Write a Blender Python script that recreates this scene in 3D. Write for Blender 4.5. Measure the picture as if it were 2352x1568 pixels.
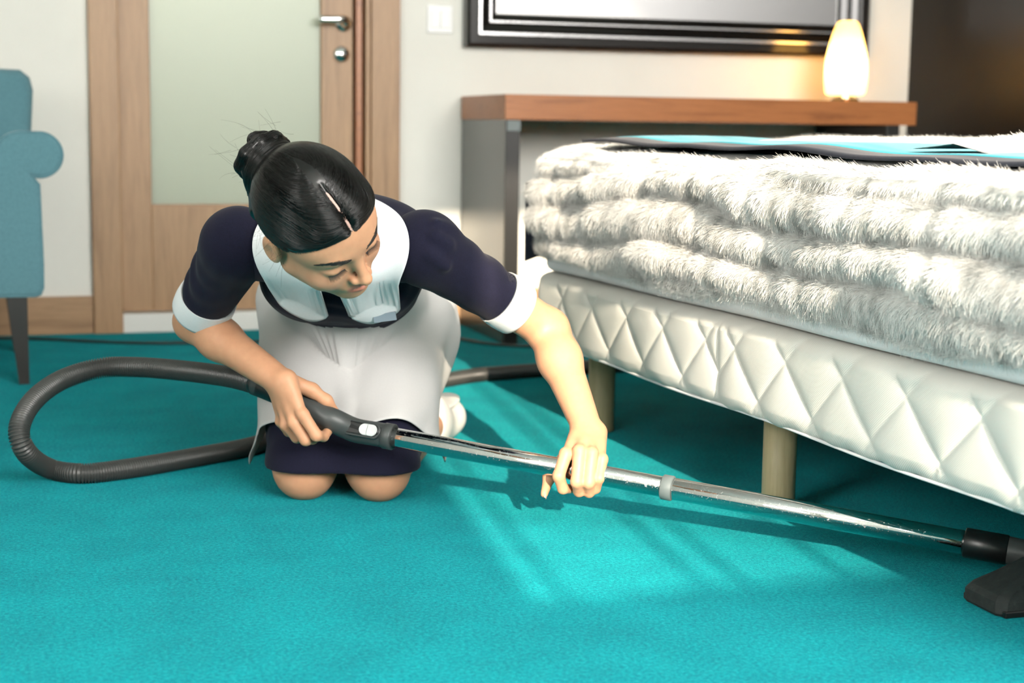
import bpy, bmesh, math, random
import numpy as np
from mathutils import Vector, Matrix

random.seed(7)
RNG = np.random.default_rng(11)
for o in list(bpy.data.objects):
    bpy.data.objects.remove(o, do_unlink=True)
SC = bpy.context.scene
COL = SC.collection

# ------------------------------------------------------------------ camera
F_PX = 3675.0
PITCH, ROLL, YAW, CAM_H = math.radians(7.67), math.radians(0.79), math.radians(17.55), 0.66
_cp, _sp = math.cos(PITCH), math.sin(PITCH)
FW = np.array([math.sin(YAW) * _cp, math.cos(YAW) * _cp, -_sp])
_rt = np.array([math.cos(YAW), -math.sin(YAW), 0.0])
_up = np.cross(_rt, FW)
RT = math.cos(ROLL) * _rt + math.sin(ROLL) * _up
UP = -math.sin(ROLL) * _rt + math.cos(ROLL) * _up
CAM = np.array([0.0, 0.0, CAM_H])


def at(x, y, d):
    """a point of the room seen at photo pixel x,y at depth d metres"""
    return CAM + d * (FW + (x - 1176) / F_PX * RT - (y - 784) / F_PX * UP)


def onfloor(x, y, z=0.0):
    r = FW + (x - 1176) / F_PX * RT - (y - 784) / F_PX * UP
    return CAM + r * ((z - CAM_H) / r[2])


cam_data = bpy.data.cameras.new('camera')
cam = bpy.data.objects.new('camera', cam_data)
COL.objects.link(cam)
m = Matrix.Identity(4)
for i in range(3):
    m[i][0], m[i][1], m[i][2], m[i][3] = RT[i], UP[i], -FW[i], CAM[i]
cam.matrix_world = m
cam_data.sensor_fit = 'HORIZONTAL'
cam_data.sensor_width = 36.0
cam_data.lens = F_PX / 2352 * 36.0
cam_data.clip_start = 0.05
cam_data.dof.use_dof = True
cam_data.dof.focus_distance = 2.45
cam_data.dof.aperture_fstop = 4.2
SC.camera = cam

# ------------------------------------------------------------------ light
world = bpy.data.worlds.new('sky')
SC.world = world
world.use_nodes = True
_bg = world.node_tree.nodes['Background']
_bg.inputs[0].default_value = (1.0, 0.965, 0.92, 1)
_bg.inputs[1].default_value = 25.5

SUN_EL, SUN_DXDY = math.radians(18.6), 0.105
sun_data = bpy.data.lights.new('sun', 'SUN')
sun_data.energy = 9.6
sun_data.angle = math.radians(0.65)
sun_data.color = (1.0, 0.83, 0.64)
sun = bpy.data.objects.new('sun', sun_data)
COL.objects.link(sun)
_h = np.array([SUN_DXDY, 1.0, 0.0])
_h /= np.linalg.norm(_h)
SUN_DIR = Vector((_h[0] * math.cos(SUN_EL), _h[1] * math.cos(SUN_EL), -math.sin(SUN_EL)))
sun.rotation_euler = (-SUN_DIR).to_track_quat('Z', 'Y').to_euler()
sun.location = (0.0, -6.0, 4.0)

# the window behind the camera that lets the daylight in
WIN_Y, WIN_X0, WIN_X1, WIN_Z0, WIN_Z1 = -1.2, 0.316, 3.0, 1.095, 2.56
portal_data = bpy.data.lights.new('window_daylight', 'AREA')
portal_data.shape = 'RECTANGLE'
portal_data.size, portal_data.size_y = WIN_X1 - WIN_X0, WIN_Z1 - WIN_Z0
portal_data.cycles.is_portal = True
portal = bpy.data.objects.new('window_daylight', portal_data)
COL.objects.link(portal)
portal.location = ((WIN_X0 + WIN_X1) / 2, WIN_Y - 0.2, (WIN_Z0 + WIN_Z1) / 2)
portal.rotation_euler = (math.radians(90), 0, 0)

# unseen second window added in the left wall to light the room
WL_Y0, WL_Y1, WL_Z0, WL_Z1 = -0.7, 0.6, 1.00, 2.20
portal2_data = bpy.data.lights.new('window_daylight', 'AREA')
portal2_data.shape = 'RECTANGLE'
portal2_data.size, portal2_data.size_y = WL_Z1 - WL_Z0, WL_Y1 - WL_Y0
portal2_data.cycles.is_portal = True
portal2 = bpy.data.objects.new('window_daylight', portal2_data)
COL.objects.link(portal2)
portal2.location = (-2.2, (WL_Y0 + WL_Y1) / 2, (WL_Z0 + WL_Z1) / 2)
portal2.rotation_euler = (0, math.radians(-90), 0)

SC.view_settings.view_transform = 'Standard'
SC.view_settings.look = 'None'
SC.view_settings.gamma = 1.0
SC.view_settings.use_curve_mapping = False
SC.view_settings.exposure = 0.0

SC.cycles.max_bounces = 5
SC.cycles.diffuse_bounces = 2
SC.cycles.glossy_bounces = 3
SC.cycles.transmission_bounces = 3
SC.cycles.transparent_max_bounces = 4
SC.cycles.use_light_tree = False
SC.cycles.adaptive_threshold = 0.04
SC.cycles.adaptive_min_samples = 16
SC.cycles.caustics_reflective = False
SC.cycles.caustics_refractive = False

# ------------------------------------------------------------------ materials
def srgb(r, g, b):
    f = lambda c: (c / 255) / 12.92 if c <= 10.3 else ((c / 255 + 0.055) / 1.055) ** 2.4
    return (f(r), f(g), f(b), 1.0)


def new_mat(name, color=(0.8, 0.8, 0.8, 1), rough=0.5, metal=0.0, **kw):
    mt = bpy.data.materials.new(name)
    mt.use_nodes = True
    b = mt.node_tree.nodes['Principled BSDF']
    b.inputs['Base Color'].default_value = color
    b.inputs['Roughness'].default_value = rough
    b.inputs['Metallic'].default_value = metal
    for k, v in kw.items():
        b.inputs[k.replace('_', ' ')].default_value = v
    return mt


def nd(mt, typ, **props):
    n = mt.node_tree.nodes.new(typ)
    for k, v in props.items():
        if k.startswith('i_'):
            n.inputs[k[2:].replace('_', ' ')].default_value = v
        else:
            setattr(n, k, v)
    return n


def ln(mt, a, ao, b, bi):
    mt.node_tree.links.new(a.outputs[ao], b.inputs[bi])


def bsdf(mt):
    return mt.node_tree.nodes['Principled BSDF']


def coords(mt, scale=(1, 1, 1), rot=(0, 0, 0)):
    tc = nd(mt, 'ShaderNodeTexCoord')
    mp = nd(mt, 'ShaderNodeMapping')
    mp.inputs['Scale'].default_value = scale
    mp.inputs['Rotation'].default_value = rot
    ln(mt, tc, 'Object', mp, 'Vector')
    return mp


def ramp(mt, stops):
    r = nd(mt, 'ShaderNodeValToRGB')
    el = r.color_ramp.elements
    el[0].position, el[0].color = stops[0]
    el[1].position, el[1].color = stops[-1]
    for p, c in stops[1:-1]:
        e = el.new(p)
        e.color = c
    return r


def noise_color(mt, stops, scale, detail=4, rough=0.55, vec=None, distortion=0.0):
    n = nd(mt, 'ShaderNodeTexNoise', i_Scale=scale, i_Detail=detail, i_Roughness=rough, i_Distortion=distortion)
    if vec is not None:
        ln(mt, vec, 0, n, 'Vector')
    r = ramp(mt, stops)
    ln(mt, n, 0, r, 0)
    ln(mt, r, 0, bsdf(mt), 'Base Color')
    return n, r


def bump(mt, src, out=0, strength=0.2, dist=0.01):
    b = nd(mt, 'ShaderNodeBump', i_Strength=strength, i_Distance=dist)
    ln(mt, src, out, b, 'Height')
    ln(mt, b, 0, bsdf(mt), 'Normal')
    return b


M = {}

# carpet: short teal pile
mt = M['carpet'] = new_mat('carpet', rough=1.0, Specular_IOR_Level=0.05)
v = coords(mt)
n, r = noise_color(mt, [(0.30, (0.0, 0.19, 0.235, 1)), (0.52, (0.0, 0.35, 0.40, 1)), (0.72, (0.014, 0.51, 0.55, 1))], 170, 3, 0.85, v)
n2 = nd(mt, 'ShaderNodeTexNoise', i_Scale=7.0, i_Detail=5.0, i_Roughness=0.6)
ln(mt, v, 0, n2, 'Vector')
mx = nd(mt, 'ShaderNodeMix', data_type='RGBA', blend_type='MULTIPLY')
r2 = ramp(mt, [(0.3, (0.80, 0.84, 0.86, 1)), (0.7, (1.1, 1.08, 1.06, 1))])
ln(mt, n2, 0, r2, 0)
mx.inputs[0].default_value = 1.0
mt.node_tree.links.new(r.outputs[0], mx.inputs[6])
mt.node_tree.links.new(r2.outputs[0], mx.inputs[7])
mt.node_tree.links.new(mx.outputs[2], bsdf(mt).inputs['Base Color'])
bsdf(mt).inputs['Sheen Weight'].default_value = 0.06
bsdf(mt).inputs['Sheen Roughness'].default_value = 0.30
bsdf(mt).inputs['Diffuse Roughness'].default_value = 1.0
bsdf(mt).inputs['Sheen Tint'].default_value = (0.75, 1.0, 1.0, 1)
nb = nd(mt, 'ShaderNodeTexNoise', i_Scale=300.0, i_Detail=3.0, i_Roughness=0.75)
ln(mt, v, 0, nb, 'Vector')
bump(mt, nb, 0, 0.9, 0.008)


def plaster(name, c, var=0.03):
    mt = M[name] = new_mat(name, c, 0.85, Specular_IOR_Level=0.2)
    v = coords(mt)
    c2 = tuple(min(1, k * (1 + var)) for k in c[:3]) + (1,)
    c1 = tuple(k * (1 - var) for k in c[:3]) + (1,)
    noise_color(mt, [(0.3, c1), (0.7, c2)], 3.0, 5, 0.6, v)
    nb = nd(mt, 'ShaderNodeTexNoise', i_Scale=180.0, i_Detail=2.0)
    ln(mt, v, 0, nb, 'Vector')
    bump(mt, nb, 0, 0.08, 0.003)
    return mt


plaster('wall', (0.83, 0.83, 0.77, 1))
plaster('ceiling', (0.82, 0.82, 0.78, 1))
plaster('wall_dark', (0.008, 0.006, 0.0045, 1), 0.15)
bsdf(M['wall_dark']).inputs['Roughness'].default_value = 0.45


def wood(name, dark, mid, light, axis='Z', scale=1.0, rough=0.42):
    mt = M[name] = new_mat(name, rough=rough)
    s = {'Z': (9, 9, 0.55), 'X': (0.55, 9, 9), 'Y': (9, 0.55, 9)}[axis]
    v = coords(mt, tuple(k * scale for k in s))
    n, r = noise_color(mt, [(0.22, dark), (0.45, mid), (0.6, mid), (0.82, light)], 2.2, 7, 0.62, v, 1.2)
    n3 = nd(mt, 'ShaderNodeTexNoise', i_Scale=14.0, i_Detail=4.0, i_Roughness=0.7)
    ln(mt, v, 0, n3, 'Vector')
    mx = nd(mt, 'ShaderNodeMix', data_type='RGBA', blend_type='MULTIPLY')
    mx.inputs[0].default_value = 0.35
    r3 = ramp(mt, [(0.35, (0.55, 0.5, 0.45, 1)), (0.6, (1, 1, 1, 1))])
    ln(mt, n3, 0, r3, 0)
    mt.node_tree.links.new(r.outputs[0], mx.inputs[6])
    mt.node_tree.links.new(r3.outputs[0], mx.inputs[7])
    mt.node_tree.links.new(mx.outputs[2], bsdf(mt).inputs['Base Color'])
    bump(mt, n3, 0, 0.12, 0.002)
    return mt


wood('oak', (0.23, 0.125, 0.06, 1), (0.42, 0.255, 0.135, 1), (0.54, 0.34, 0.18, 1), 'Z')
wood('oak_flat', (0.23, 0.125, 0.06, 1), (0.42, 0.255, 0.135, 1), (0.54, 0.34, 0.18, 1), 'X')
wood('walnut', (0.16, 0.05, 0.014, 1), (0.42, 0.155, 0.05, 1), (0.60, 0.26, 0.085, 1), 'X', 1.3, 0.35)
wood('pine_leg', (0.34, 0.27, 0.14, 1), (0.47, 0.40, 0.23, 1), (0.56, 0.48, 0.30, 1), 'Z', 1.0, 0.5)

M['door_gap'] = new_mat('door_gap', (0.10, 0.055, 0.025, 1), 0.6)
M['white_paint'] = new_mat('white_paint', (0.80, 0.80, 0.76, 1), 0.45)
M['switch_white'] = new_mat('switch_white', (0.88, 0.89, 0.88, 1), 0.3)
M['chrome'] = new_mat('chrome', (0.86, 0.86, 0.85, 1), 0.12, 1.0)
M['steel_satin'] = new_mat('steel_satin', (0.75, 0.75, 0.72, 1), 0.25, 1.0)
mt = M['frosted'] = new_mat('frosted_glass', (0.44, 0.49, 0.42, 1), 0.30, Specular_IOR_Level=0.5)
_tl = nd(mt, 'ShaderNodeBsdfTranslucent')
_tl.inputs[0].default_value = (0.86, 0.92, 0.80, 1)
_mx = nd(mt, 'ShaderNodeMixShader')
_mx.inputs[0].default_value = 0.35
mt.node_tree.links.new(bsdf(mt).outputs[0], _mx.inputs[1])
mt.node_tree.links.new(_tl.outputs[0], _mx.inputs[2])
mt.node_tree.links.new(_mx.outputs[0], mt.node_tree.nodes['Material Output'].inputs[0])
M['black_lacquer'] = new_mat('black_lacquer', (0.008, 0.007, 0.006, 1), 0.14, IOR=1.45)
M['black_matte'] = new_mat('black_matte', (0.014, 0.014, 0.013, 1), 0.4)
M['desk_panel'] = new_mat('desk_panel', (0.035, 0.036, 0.032, 1), 0.22, IOR=1.9)
M['mirror'] = new_mat('mirror_glass', (0.9, 0.9, 0.9, 1), 0.03, 1.0)
M['silver_line'] = new_mat('silver_line', (0.75, 0.75, 0.76, 1), 0.2, 1.0)
M['cord'] = new_mat('cord', (0.01, 0.02, 0.02, 1), 0.5)


def cloth(name, c, weave=900.0, var=0.12, sheen=0.15, bump_s=0.25, rough=0.9):
    mt = M[name] = new_mat(name, c, rough, Specular_IOR_Level=0.2)
    v = coords(mt)
    c1 = tuple(k * (1 - var) for k in c[:3]) + (1,)
    c2 = tuple(min(1, k * (1 + var)) for k in c[:3]) + (1,)
    noise_color(mt, [(0.3, c1), (0.7, c2)], weave * 0.35, 3, 0.6, v)
    nb = nd(mt, 'ShaderNodeTexNoise', i_Scale=weave, i_Detail=2.0)
    ln(mt, v, 0, nb, 'Vector')
    bump(mt, nb, 0, bump_s, 0.001)
    bsdf(mt).inputs['Sheen Weight'].default_value = sheen
    bsdf(mt).inputs['Sheen Roughness'].default_value = 0.5
    return mt


cloth('chair_blue', (0.095, 0.215, 0.255, 1), 500, 0.10, 0.25)
cloth('navy', (0.008, 0.008, 0.022, 1), 900, 0.15, 0.06)
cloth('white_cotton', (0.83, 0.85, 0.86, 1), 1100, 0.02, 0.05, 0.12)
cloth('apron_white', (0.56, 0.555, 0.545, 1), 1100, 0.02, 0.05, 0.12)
cloth('sheet_white', (0.84, 0.86, 0.87, 1), 700, 0.02, 0.05, 0.1)
cloth('runner_teal', (0.03, 0.42, 0.52, 1), 700, 0.08, 0.15)
cloth('navy_trim', (0.02, 0.025, 0.04, 1), 700, 0.1, 0.1)
cloth('fur_base', (0.62, 0.62, 0.59, 1), 200, 0.2, 0.1)
M['name_tag'] = new_mat('name_tag', (0.22, 0.27, 0.31, 1), 0.35)
M['shoe_white'] = new_mat('shoe_white', (0.82, 0.82, 0.79, 1), 0.55)
M['hose_grey'] = new_mat('hose_grey', (0.040, 0.042, 0.040, 1), 0.38)
M['handle_grey'] = new_mat('handle_grey', (0.050, 0.056, 0.055, 1), 0.42)
M['clip_grey'] = new_mat('clip_grey', (0.17, 0.20, 0.20, 1), 0.5)
M['button_grey'] = new_mat('button_grey', (0.55, 0.58, 0.57, 1), 0.4)
M['black_plastic'] = new_mat('black_plastic', (0.008, 0.009, 0.009, 1), 0.35)

# dusty nozzle
mt = M['nozzle'] = new_mat('nozzle', rough=0.75)
v = coords(mt)
noise_color(mt, [(0.35, (0.010, 0.014, 0.014, 1)), (0.6, (0.022, 0.028, 0.027, 1)), (0.8, (0.10, 0.11, 0.10, 1))], 70, 8, 0.75, v)

# scratched chrome tube
mt = M['tube_chrome'] = new_mat('tube_chrome', (0.60, 0.60, 0.59, 1), 0.06, 1.0)
v = coords(mt)
n = nd(mt, 'ShaderNodeTexNoise', i_Scale=90.0, i_Detail=8.0, i_Roughness=0.8)
ln(mt, v, 0, n, 'Vector')
r = ramp(mt, [(0.52, (0.05, 0.05, 0.05, 1)), (0.72, (0.32, 0.32, 0.32, 1))])
ln(mt, n, 0, r, 0)
ln(mt, r, 0, bsdf(mt), 'Roughness')
nb = nd(mt, 'ShaderNodeTexNoise', i_Scale=260.0, i_Detail=4.0, i_Roughness=0.8)
ln(mt, v, 0, nb, 'Vector')
rb = ramp(mt, [(0.60, (0, 0, 0, 1)), (0.72, (1, 1, 1, 1))])
ln(mt, nb, 0, rb, 0)
bump(mt, rb, 0, 0.35, 0.0008)

# quilted ticking with fine ribs
mt = M['ticking'] = new_mat('ticking', (0.80, 0.80, 0.74, 1), 0.8, Specular_IOR_Level=0.25)
v = coords(mt, (1, 1, 1), (math.radians(38), 0, 0))
w = nd(mt, 'ShaderNodeTexWave', i_Scale=125.0, i_Distortion=0.3, wave_type='BANDS', bands_direction='Z')
ln(mt, v, 0, w, 'Vector')
r = ramp(mt, [(0.2, (0.66, 0.66, 0.60, 1)), (0.7, (0.83, 0.83, 0.78, 1))])
ln(mt, w, 0, r, 0)
ln(mt, r, 0, bsdf(mt), 'Base Color')
bump(mt, w, 0, 0.25, 0.0012)

# skin, tinted through a colour attribute painted from anatomy (lips, knuckles)
mt = M['skin'] = new_mat('skin', rough=0.48, Specular_IOR_Level=0.35)
a = nd(mt, 'ShaderNodeAttribute', attribute_name='tint')
v = coords(mt)
n = nd(mt, 'ShaderNodeTexNoise', i_Scale=60.0, i_Detail=5.0, i_Roughness=0.6)
ln(mt, v, 0, n, 'Vector')
r = ramp(mt, [(0.3, (0.94, 0.92, 0.91, 1)), (0.7, (1.04, 1.03, 1.02, 1))])
ln(mt, n, 0, r, 0)
mx = nd(mt, 'ShaderNodeMix', data_type='RGBA', blend_type='MULTIPLY')
mx.inputs[0].default_value = 1.0
mt.node_tree.links.new(a.outputs['Color'], mx.inputs[6])
mt.node_tree.links.new(r.outputs[0], mx.inputs[7])
mt.node_tree.links.new(mx.outputs[2], bsdf(mt).inputs['Base Color'])
bsdf(mt).inputs['Subsurface Weight'].default_value = 0.18
bsdf(mt).inputs['Subsurface Radius'].default_value = (0.012, 0.005, 0.003)
bsdf(mt).inputs['Subsurface Scale'].default_value = 1.0
nb = nd(mt, 'ShaderNodeTexNoise', i_Scale=700.0, i_Detail=2.0)
ln(mt, v, 0, nb, 'Vector')
bump(mt, nb, 0, 0.06, 0.0008)

M['hair'] = new_mat('hair', (0.003, 0.0028, 0.0025, 1), 0.24, Specular_IOR_Level=0.35)
M['lash'] = new_mat('lash', (0.004, 0.003, 0.003, 1), 0.5)
M['brow'] = new_mat('brow', (0.012, 0.008, 0.006, 1), 0.6)
M['nail'] = new_mat('nail', (0.60, 0.32, 0.25, 1), 0.3)

# fur strands: dark roots, pale tips, grey patches
mt = M['fur'] = new_mat('fur', rough=0.7, Specular_IOR_Level=0.2)
hi = nd(mt, 'ShaderNodeHairInfo')
at_ = nd(mt, 'ShaderNodeAttribute', attribute_name='shade')
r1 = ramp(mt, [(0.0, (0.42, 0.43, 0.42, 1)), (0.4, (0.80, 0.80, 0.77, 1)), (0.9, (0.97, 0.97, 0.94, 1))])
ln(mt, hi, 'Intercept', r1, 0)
mx = nd(mt, 'ShaderNodeMix', data_type='RGBA', blend_type='MIX')
mt.node_tree.links.new(at_.outputs['Fac'], mx.inputs[0])
mt.node_tree.links.new(r1.outputs[0], mx.inputs[6])
mx.inputs[7].default_value = (0.24, 0.255, 0.245, 1)
mt.node_tree.links.new(mx.outputs[2], bsdf(mt).inputs['Base Color'])

# lamp shade: white glass that the bulb shines through
mt = M['lamp_glass'] = bpy.data.materials.new('lamp_glass')
mt.use_nodes = True
nt = mt.node_tree
nt.nodes.remove(nt.nodes['Principled BSDF'])
tr = nt.nodes.new('ShaderNodeBsdfTranslucent')
tr.inputs[0].default_value = (1.0, 0.78, 0.42, 1)
df = nt.nodes.new('ShaderNodeBsdfDiffuse')
df.inputs[0].default_value = (0.9, 0.82, 0.65, 1)
mxs = nt.nodes.new('ShaderNodeMixShader')
mxs.inputs[0].default_value = 0.35
nt.links.new(tr.outputs[0], mxs.inputs[1])
nt.links.new(df.outputs[0], mxs.inputs[2])
nt.links.new(mxs.outputs[0], nt.nodes['Material Output'].inputs[0])

# ------------------------------------------------------------------ mesh helpers
def link(o, parent=None):
    COL.objects.link(o)
    if parent is not None:
        o.parent = parent
        if parent.parent is None:
            o.matrix_parent_inverse = Matrix.Translation(-parent.location)
    return o


def mesh_obj(name, V, Fc, mat, parent=None, smooth=True):
    V = np.asarray(V, dtype=np.float32)
    me = bpy.data.meshes.new(name)
    if isinstance(Fc, np.ndarray):
        nv = Fc.shape[1]
        me.vertices.add(len(V))
        me.vertices.foreach_set('co', V.ravel())
        me.loops.add(Fc.size)
        me.loops.foreach_set('vertex_index', Fc.ravel().astype(np.int32))
        me.polygons.add(len(Fc))
        me.polygons.foreach_set('loop_start', np.arange(0, Fc.size, nv, dtype=np.int32))
        me.polygons.foreach_set('loop_total', np.full(len(Fc), nv, dtype=np.int32))
        me.update(calc_edges=True)
    else:
        me.from_pydata([tuple(map(float, v)) for v in V], [], [tuple(map(int, f)) for f in Fc])
    me.validate()
    me.polygons.foreach_set('use_smooth', np.full(len(me.polygons), smooth))
    me.materials.append(M[mat] if isinstance(mat, str) else mat)
    return link(bpy.data.objects.new(name, me), parent)


def empty(name, loc):
    o = bpy.data.objects.new(name, None)
    o.location = tuple(map(float, loc))
    o.empty_display_size = 0.1
    COL.objects.link(o)
    return o


def tag(o, label=None, cat=None, group=None, kind=None):
    for k, v_ in (('label', label), ('category', cat), ('group', group), ('kind', kind)):
        if v_:
            o[k] = v_
    return o


def box(name, lo, hi, mat, parent=None, bevel=0.0, seg=2, xf=None):
    """axis-aligned box lo..hi with bevelled edges; xf maps points into the room"""
    bm = bmesh.new()
    bmesh.ops.create_cube(bm, size=1.0)
    lo, hi = np.array(lo, float), np.array(hi, float)
    for v_ in bm.verts:
        v_.co = Vector((lo + hi) / 2 + np.array(v_.co) * (hi - lo))
    if bevel > 0:
        bmesh.ops.bevel(bm, geom=bm.edges[:], offset=bevel, segments=seg, profile=0.6, affect='EDGES')
    if xf is not None:
        for v_ in bm.verts:
            v_.co = Vector(xf(np.array(v_.co)))
    me = bpy.data.meshes.new(name)
    bm.to_mesh(me)
    bm.free()
    if bevel > 0:
        me.polygons.foreach_set('use_smooth', np.full(len(me.polygons), False))
    me.materials.append(M[mat])
    return link(bpy.data.objects.new(name, me), parent)


def frames(path):
    path = np.asarray(path, float)
    T = np.gradient(path, axis=0)
    T /= np.linalg.norm(T, axis=1)[:, None]
    N = np.zeros_like(T)
    ref = np.array([0, 0, 1.0]) if abs(T[0][2]) < 0.9 else np.array([1.0, 0, 0])
    n0 = np.cross(T[0], ref)
    n0 /= np.linalg.norm(n0)
    N[0] = n0
    for i in range(1, len(T)):
        n_ = N[i - 1] - T[i] * (N[i - 1] @ T[i])
        N[i] = n_ / np.linalg.norm(n_)
    return T, N, np.cross(T, N)


def sweep(path, radius, seg=20, cap=True):
    """tube along a path, radius a number or one per point"""
    path = np.asarray(path, float)
    R = np.broadcast_to(np.asarray(radius, float), (len(path),))
    T, N, B = frames(path)
    a = np.linspace(0, 2 * np.pi, seg, endpoint=False)
    V = path[:, None] + R[:, None, None] * (np.cos(a)[None, :, None] * N[:, None] + np.sin(a)[None, :, None] * B[:, None])
    n_ = len(path)
    i, j = np.meshgrid(np.arange(n_ - 1), np.arange(seg), indexing='ij')
    j2 = (j + 1) % seg
    Fq = np.stack([i * seg + j, i * seg + j2, (i + 1) * seg + j2, (i + 1) * seg + j], -1).reshape(-1, 4)
    V = V.reshape(-1, 3)
    if cap:
        faces = [tuple(f) for f in Fq]
        faces.append(tuple(range(seg))[::-1])
        faces.append(tuple((n_ - 1) * seg + k for k in range(seg)))
        return V, faces
    return V, Fq


def lathe(profile, axis_o, axis_d, seg=32):
    """profile (t, r) along axis"""
    axis_o, d = np.array(axis_o, float), np.array(axis_d, float)
    d /= np.linalg.norm(d)
    path = [axis_o + d * t for t, _ in profile]
    ref = np.array([0, 0, 1.0]) if abs(d[2]) < 0.9 else np.array([1.0, 0, 0])
    n_ = np.cross(d, ref)
    n_ /= np.linalg.norm(n_)
    b_ = np.cross(d, n_)
    a = np.linspace(0, 2 * np.pi, seg, endpoint=False)
    V = []
    for p, (t, r_) in zip(path, profile):
        V += [p + r_ * (math.cos(x) * n_ + math.sin(x) * b_) for x in a]
    k = len(profile)
    Fc = []
    for i in range(k - 1):
        for j in range(seg):
            j2 = (j + 1) % seg
            Fc.append((i * seg + j, i * seg + j2, (i + 1) * seg + j2, (i + 1) * seg + j))
    Fc.append(tuple(range(seg))[::-1])
    Fc.append(tuple((k - 1) * seg + j for j in range(seg)))
    return np.array(V), Fc


def spline(pts, n, closed=False):
    """Catmull-Rom through pts, resampled evenly"""
    P = np.asarray(pts, float)
    P = np.vstack([2 * P[0] - P[1], P, 2 * P[-1] - P[-2]])
    out = []
    for i in range(1, len(P) - 2):
        t = np.linspace(0, 1, 60, endpoint=False)[:, None]
        p0, p1, p2, p3 = P[i - 1], P[i], P[i + 1], P[i + 2]
        out.append(0.5 * ((2 * p1) + (-p0 + p2) * t + (2 * p0 - 5 * p1 + 4 * p2 - p3) * t ** 2 + (-p0 + 3 * p1 - 3 * p2 + p3) * t ** 3))
    out = np.vstack(out + [P[-2][None]])
    s = np.concatenate([[0], np.cumsum(np.linalg.norm(np.diff(out, axis=0), axis=1))])
    q = np.linspace(0, s[-1], n)
    return np.stack([np.interp(q, s, out[:, k]) for k in range(3)], 1)


def solid_sheet(name, G, mat, thick, parent=None):
    """grid of points (n, m, 3) given a thickness"""
    n_, m_, _ = G.shape
    du = np.gradient(G, axis=0)
    dv = np.gradient(G, axis=1)
    nn = np.cross(du, dv)
    nn /= np.maximum(np.linalg.norm(nn, axis=2, keepdims=True), 1e-9)
    V = np.vstack([G.reshape(-1, 3), (G + nn * thick).reshape(-1, 3)])
    i, j = np.meshgrid(np.arange(n_ - 1), np.arange(m_ - 1), indexing='ij')
    a = (i * m_ + j).ravel()
    b = a + m_
    k = n_ * m_
    Fq = [np.stack([a, a + 1, b + 1, b], 1), np.stack([a + k, b + k, b + 1 + k, a + 1 + k], 1)]
    loop = [i_ * m_ for i_ in range(n_)] + [(n_ - 1) * m_ + j_ for j_ in range(1, m_)] + \
           [i_ * m_ + m_ - 1 for i_ in range(n_ - 2, -1, -1)] + [j_ for j_ in range(m_ - 2, 0, -1)]
    loop = np.array(loop)
    nx = np.roll(loop, -1)
    Fq.append(np.stack([loop, nx, nx + k, loop + k], 1))
    return mesh_obj(name, V, np.vstack(Fq), mat, parent)


def hair_obj(name, P, rad0, rad1, mat, parent=None, shade=None):
    """strands P (n, k, 3) as a hair curves object"""
    n_, k, _ = P.shape
    hc = bpy.data.hair_curves.new(name)
    hc.add_curves([k] * n_)
    hc.points.foreach_set('position', P.astype(np.float32).ravel())
    rr = np.linspace(rad0, rad1, k, dtype=np.float32)
    hc.points.foreach_set('radius', np.tile(rr, n_))
    if shade is not None:
        at2 = hc.attributes.new('shade', 'FLOAT', 'CURVE')
        at2.data.foreach_set('value', shade.astype(np.float32))
    hc.materials.append(M[mat])
    return link(bpy.data.objects.new(name, hc), parent)

# ------------------------------------------------------------------ implicit surfaces (for the body and its clothes)
def smin(a, b, k):
    h = np.maximum(k - np.abs(a - b), 0.0) / k
    return np.minimum(a, b) - h * h * k * 0.25


def smax(a, b, k):
    return -smin(-a, -b, k)


def nrm(v_):
    v_ = np.asarray(v_, float)
    return v_ / np.linalg.norm(v_)


class Pr:
    def __init__(s, f, c, r_, op='u', k=0.01):
        s.f, s.c, s.r, s.op, s.k = f, np.asarray(c, float), float(r_), op, k


def f_cone(a, b, ra, rb):
    a, b = np.asarray(a, float), np.asarray(b, float)
    ba = b - a
    l2 = max(ba @ ba, 1e-12)

    def f(P):
        t = np.clip((P - a) @ ba / l2, 0, 1)
        return np.linalg.norm(P - a - t[:, None] * ba, axis=1) - (ra + t * (rb - ra))
    return f, (a + b) / 2, math.sqrt(l2) / 2 + max(ra, rb)


def cone(a, b, ra, rb, op='u', k=0.01):
    f, c, r_ = f_cone(a, b, ra, rb)
    return Pr(f, c, r_, op, k)


def f_ell(c, ax, rad):
    c, ax, rad = np.asarray(c, float), np.asarray(ax, float), np.asarray(rad, float)

    def f(P):
        q = (P - c) @ ax
        k0 = np.linalg.norm(q / rad, axis=1)
        k1 = np.maximum(np.linalg.norm(q / rad ** 2, axis=1), 1e-9)
        return k0 * (k0 - 1) / k1
    return f, c, float(rad.max())


def ell(c, ax, rad, op='u', k=0.01):
    f, c, r_ = f_ell(c, ax, rad)
    return Pr(f, c, r_, op, k)


def chain(pts, rad, kin=0.004, op='u', k=0.003):
    """bent finger or limb: joints with a radius each, blended inside"""
    pts = [np.asarray(p, float) for p in pts]
    fs = [f_cone(pts[i], pts[i + 1], rad[i], rad[i + 1])[0] for i in range(len(pts) - 1)]

    def f(P):
        d = fs[0](P)
        for g in fs[1:]:
            d = smin(d, g(P), kin)
        return d
    c = np.mean(pts, axis=0)
    return Pr(f, c, max(np.linalg.norm(p - c) + r_ for p, r_ in zip(pts, rad)), op, k)


def ev(prims, P):
    d = np.full(len(P), 1e3)
    for p in prims:
        e = p.f(P)
        if p.op == 'u':
            d = smin(d, e, p.k)
        elif p.op == 's':
            d = smax(d, -e, p.k)
        else:
            d = smax(d, e, p.k)
    return d


def grad(prims, P, h=0.0015):
    g = np.stack([ev(prims, P + h * e) - ev(prims, P - h * e) for e in np.eye(3)], 1)
    return g / np.maximum(np.linalg.norm(g, axis=1)[:, None], 1e-9)


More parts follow.
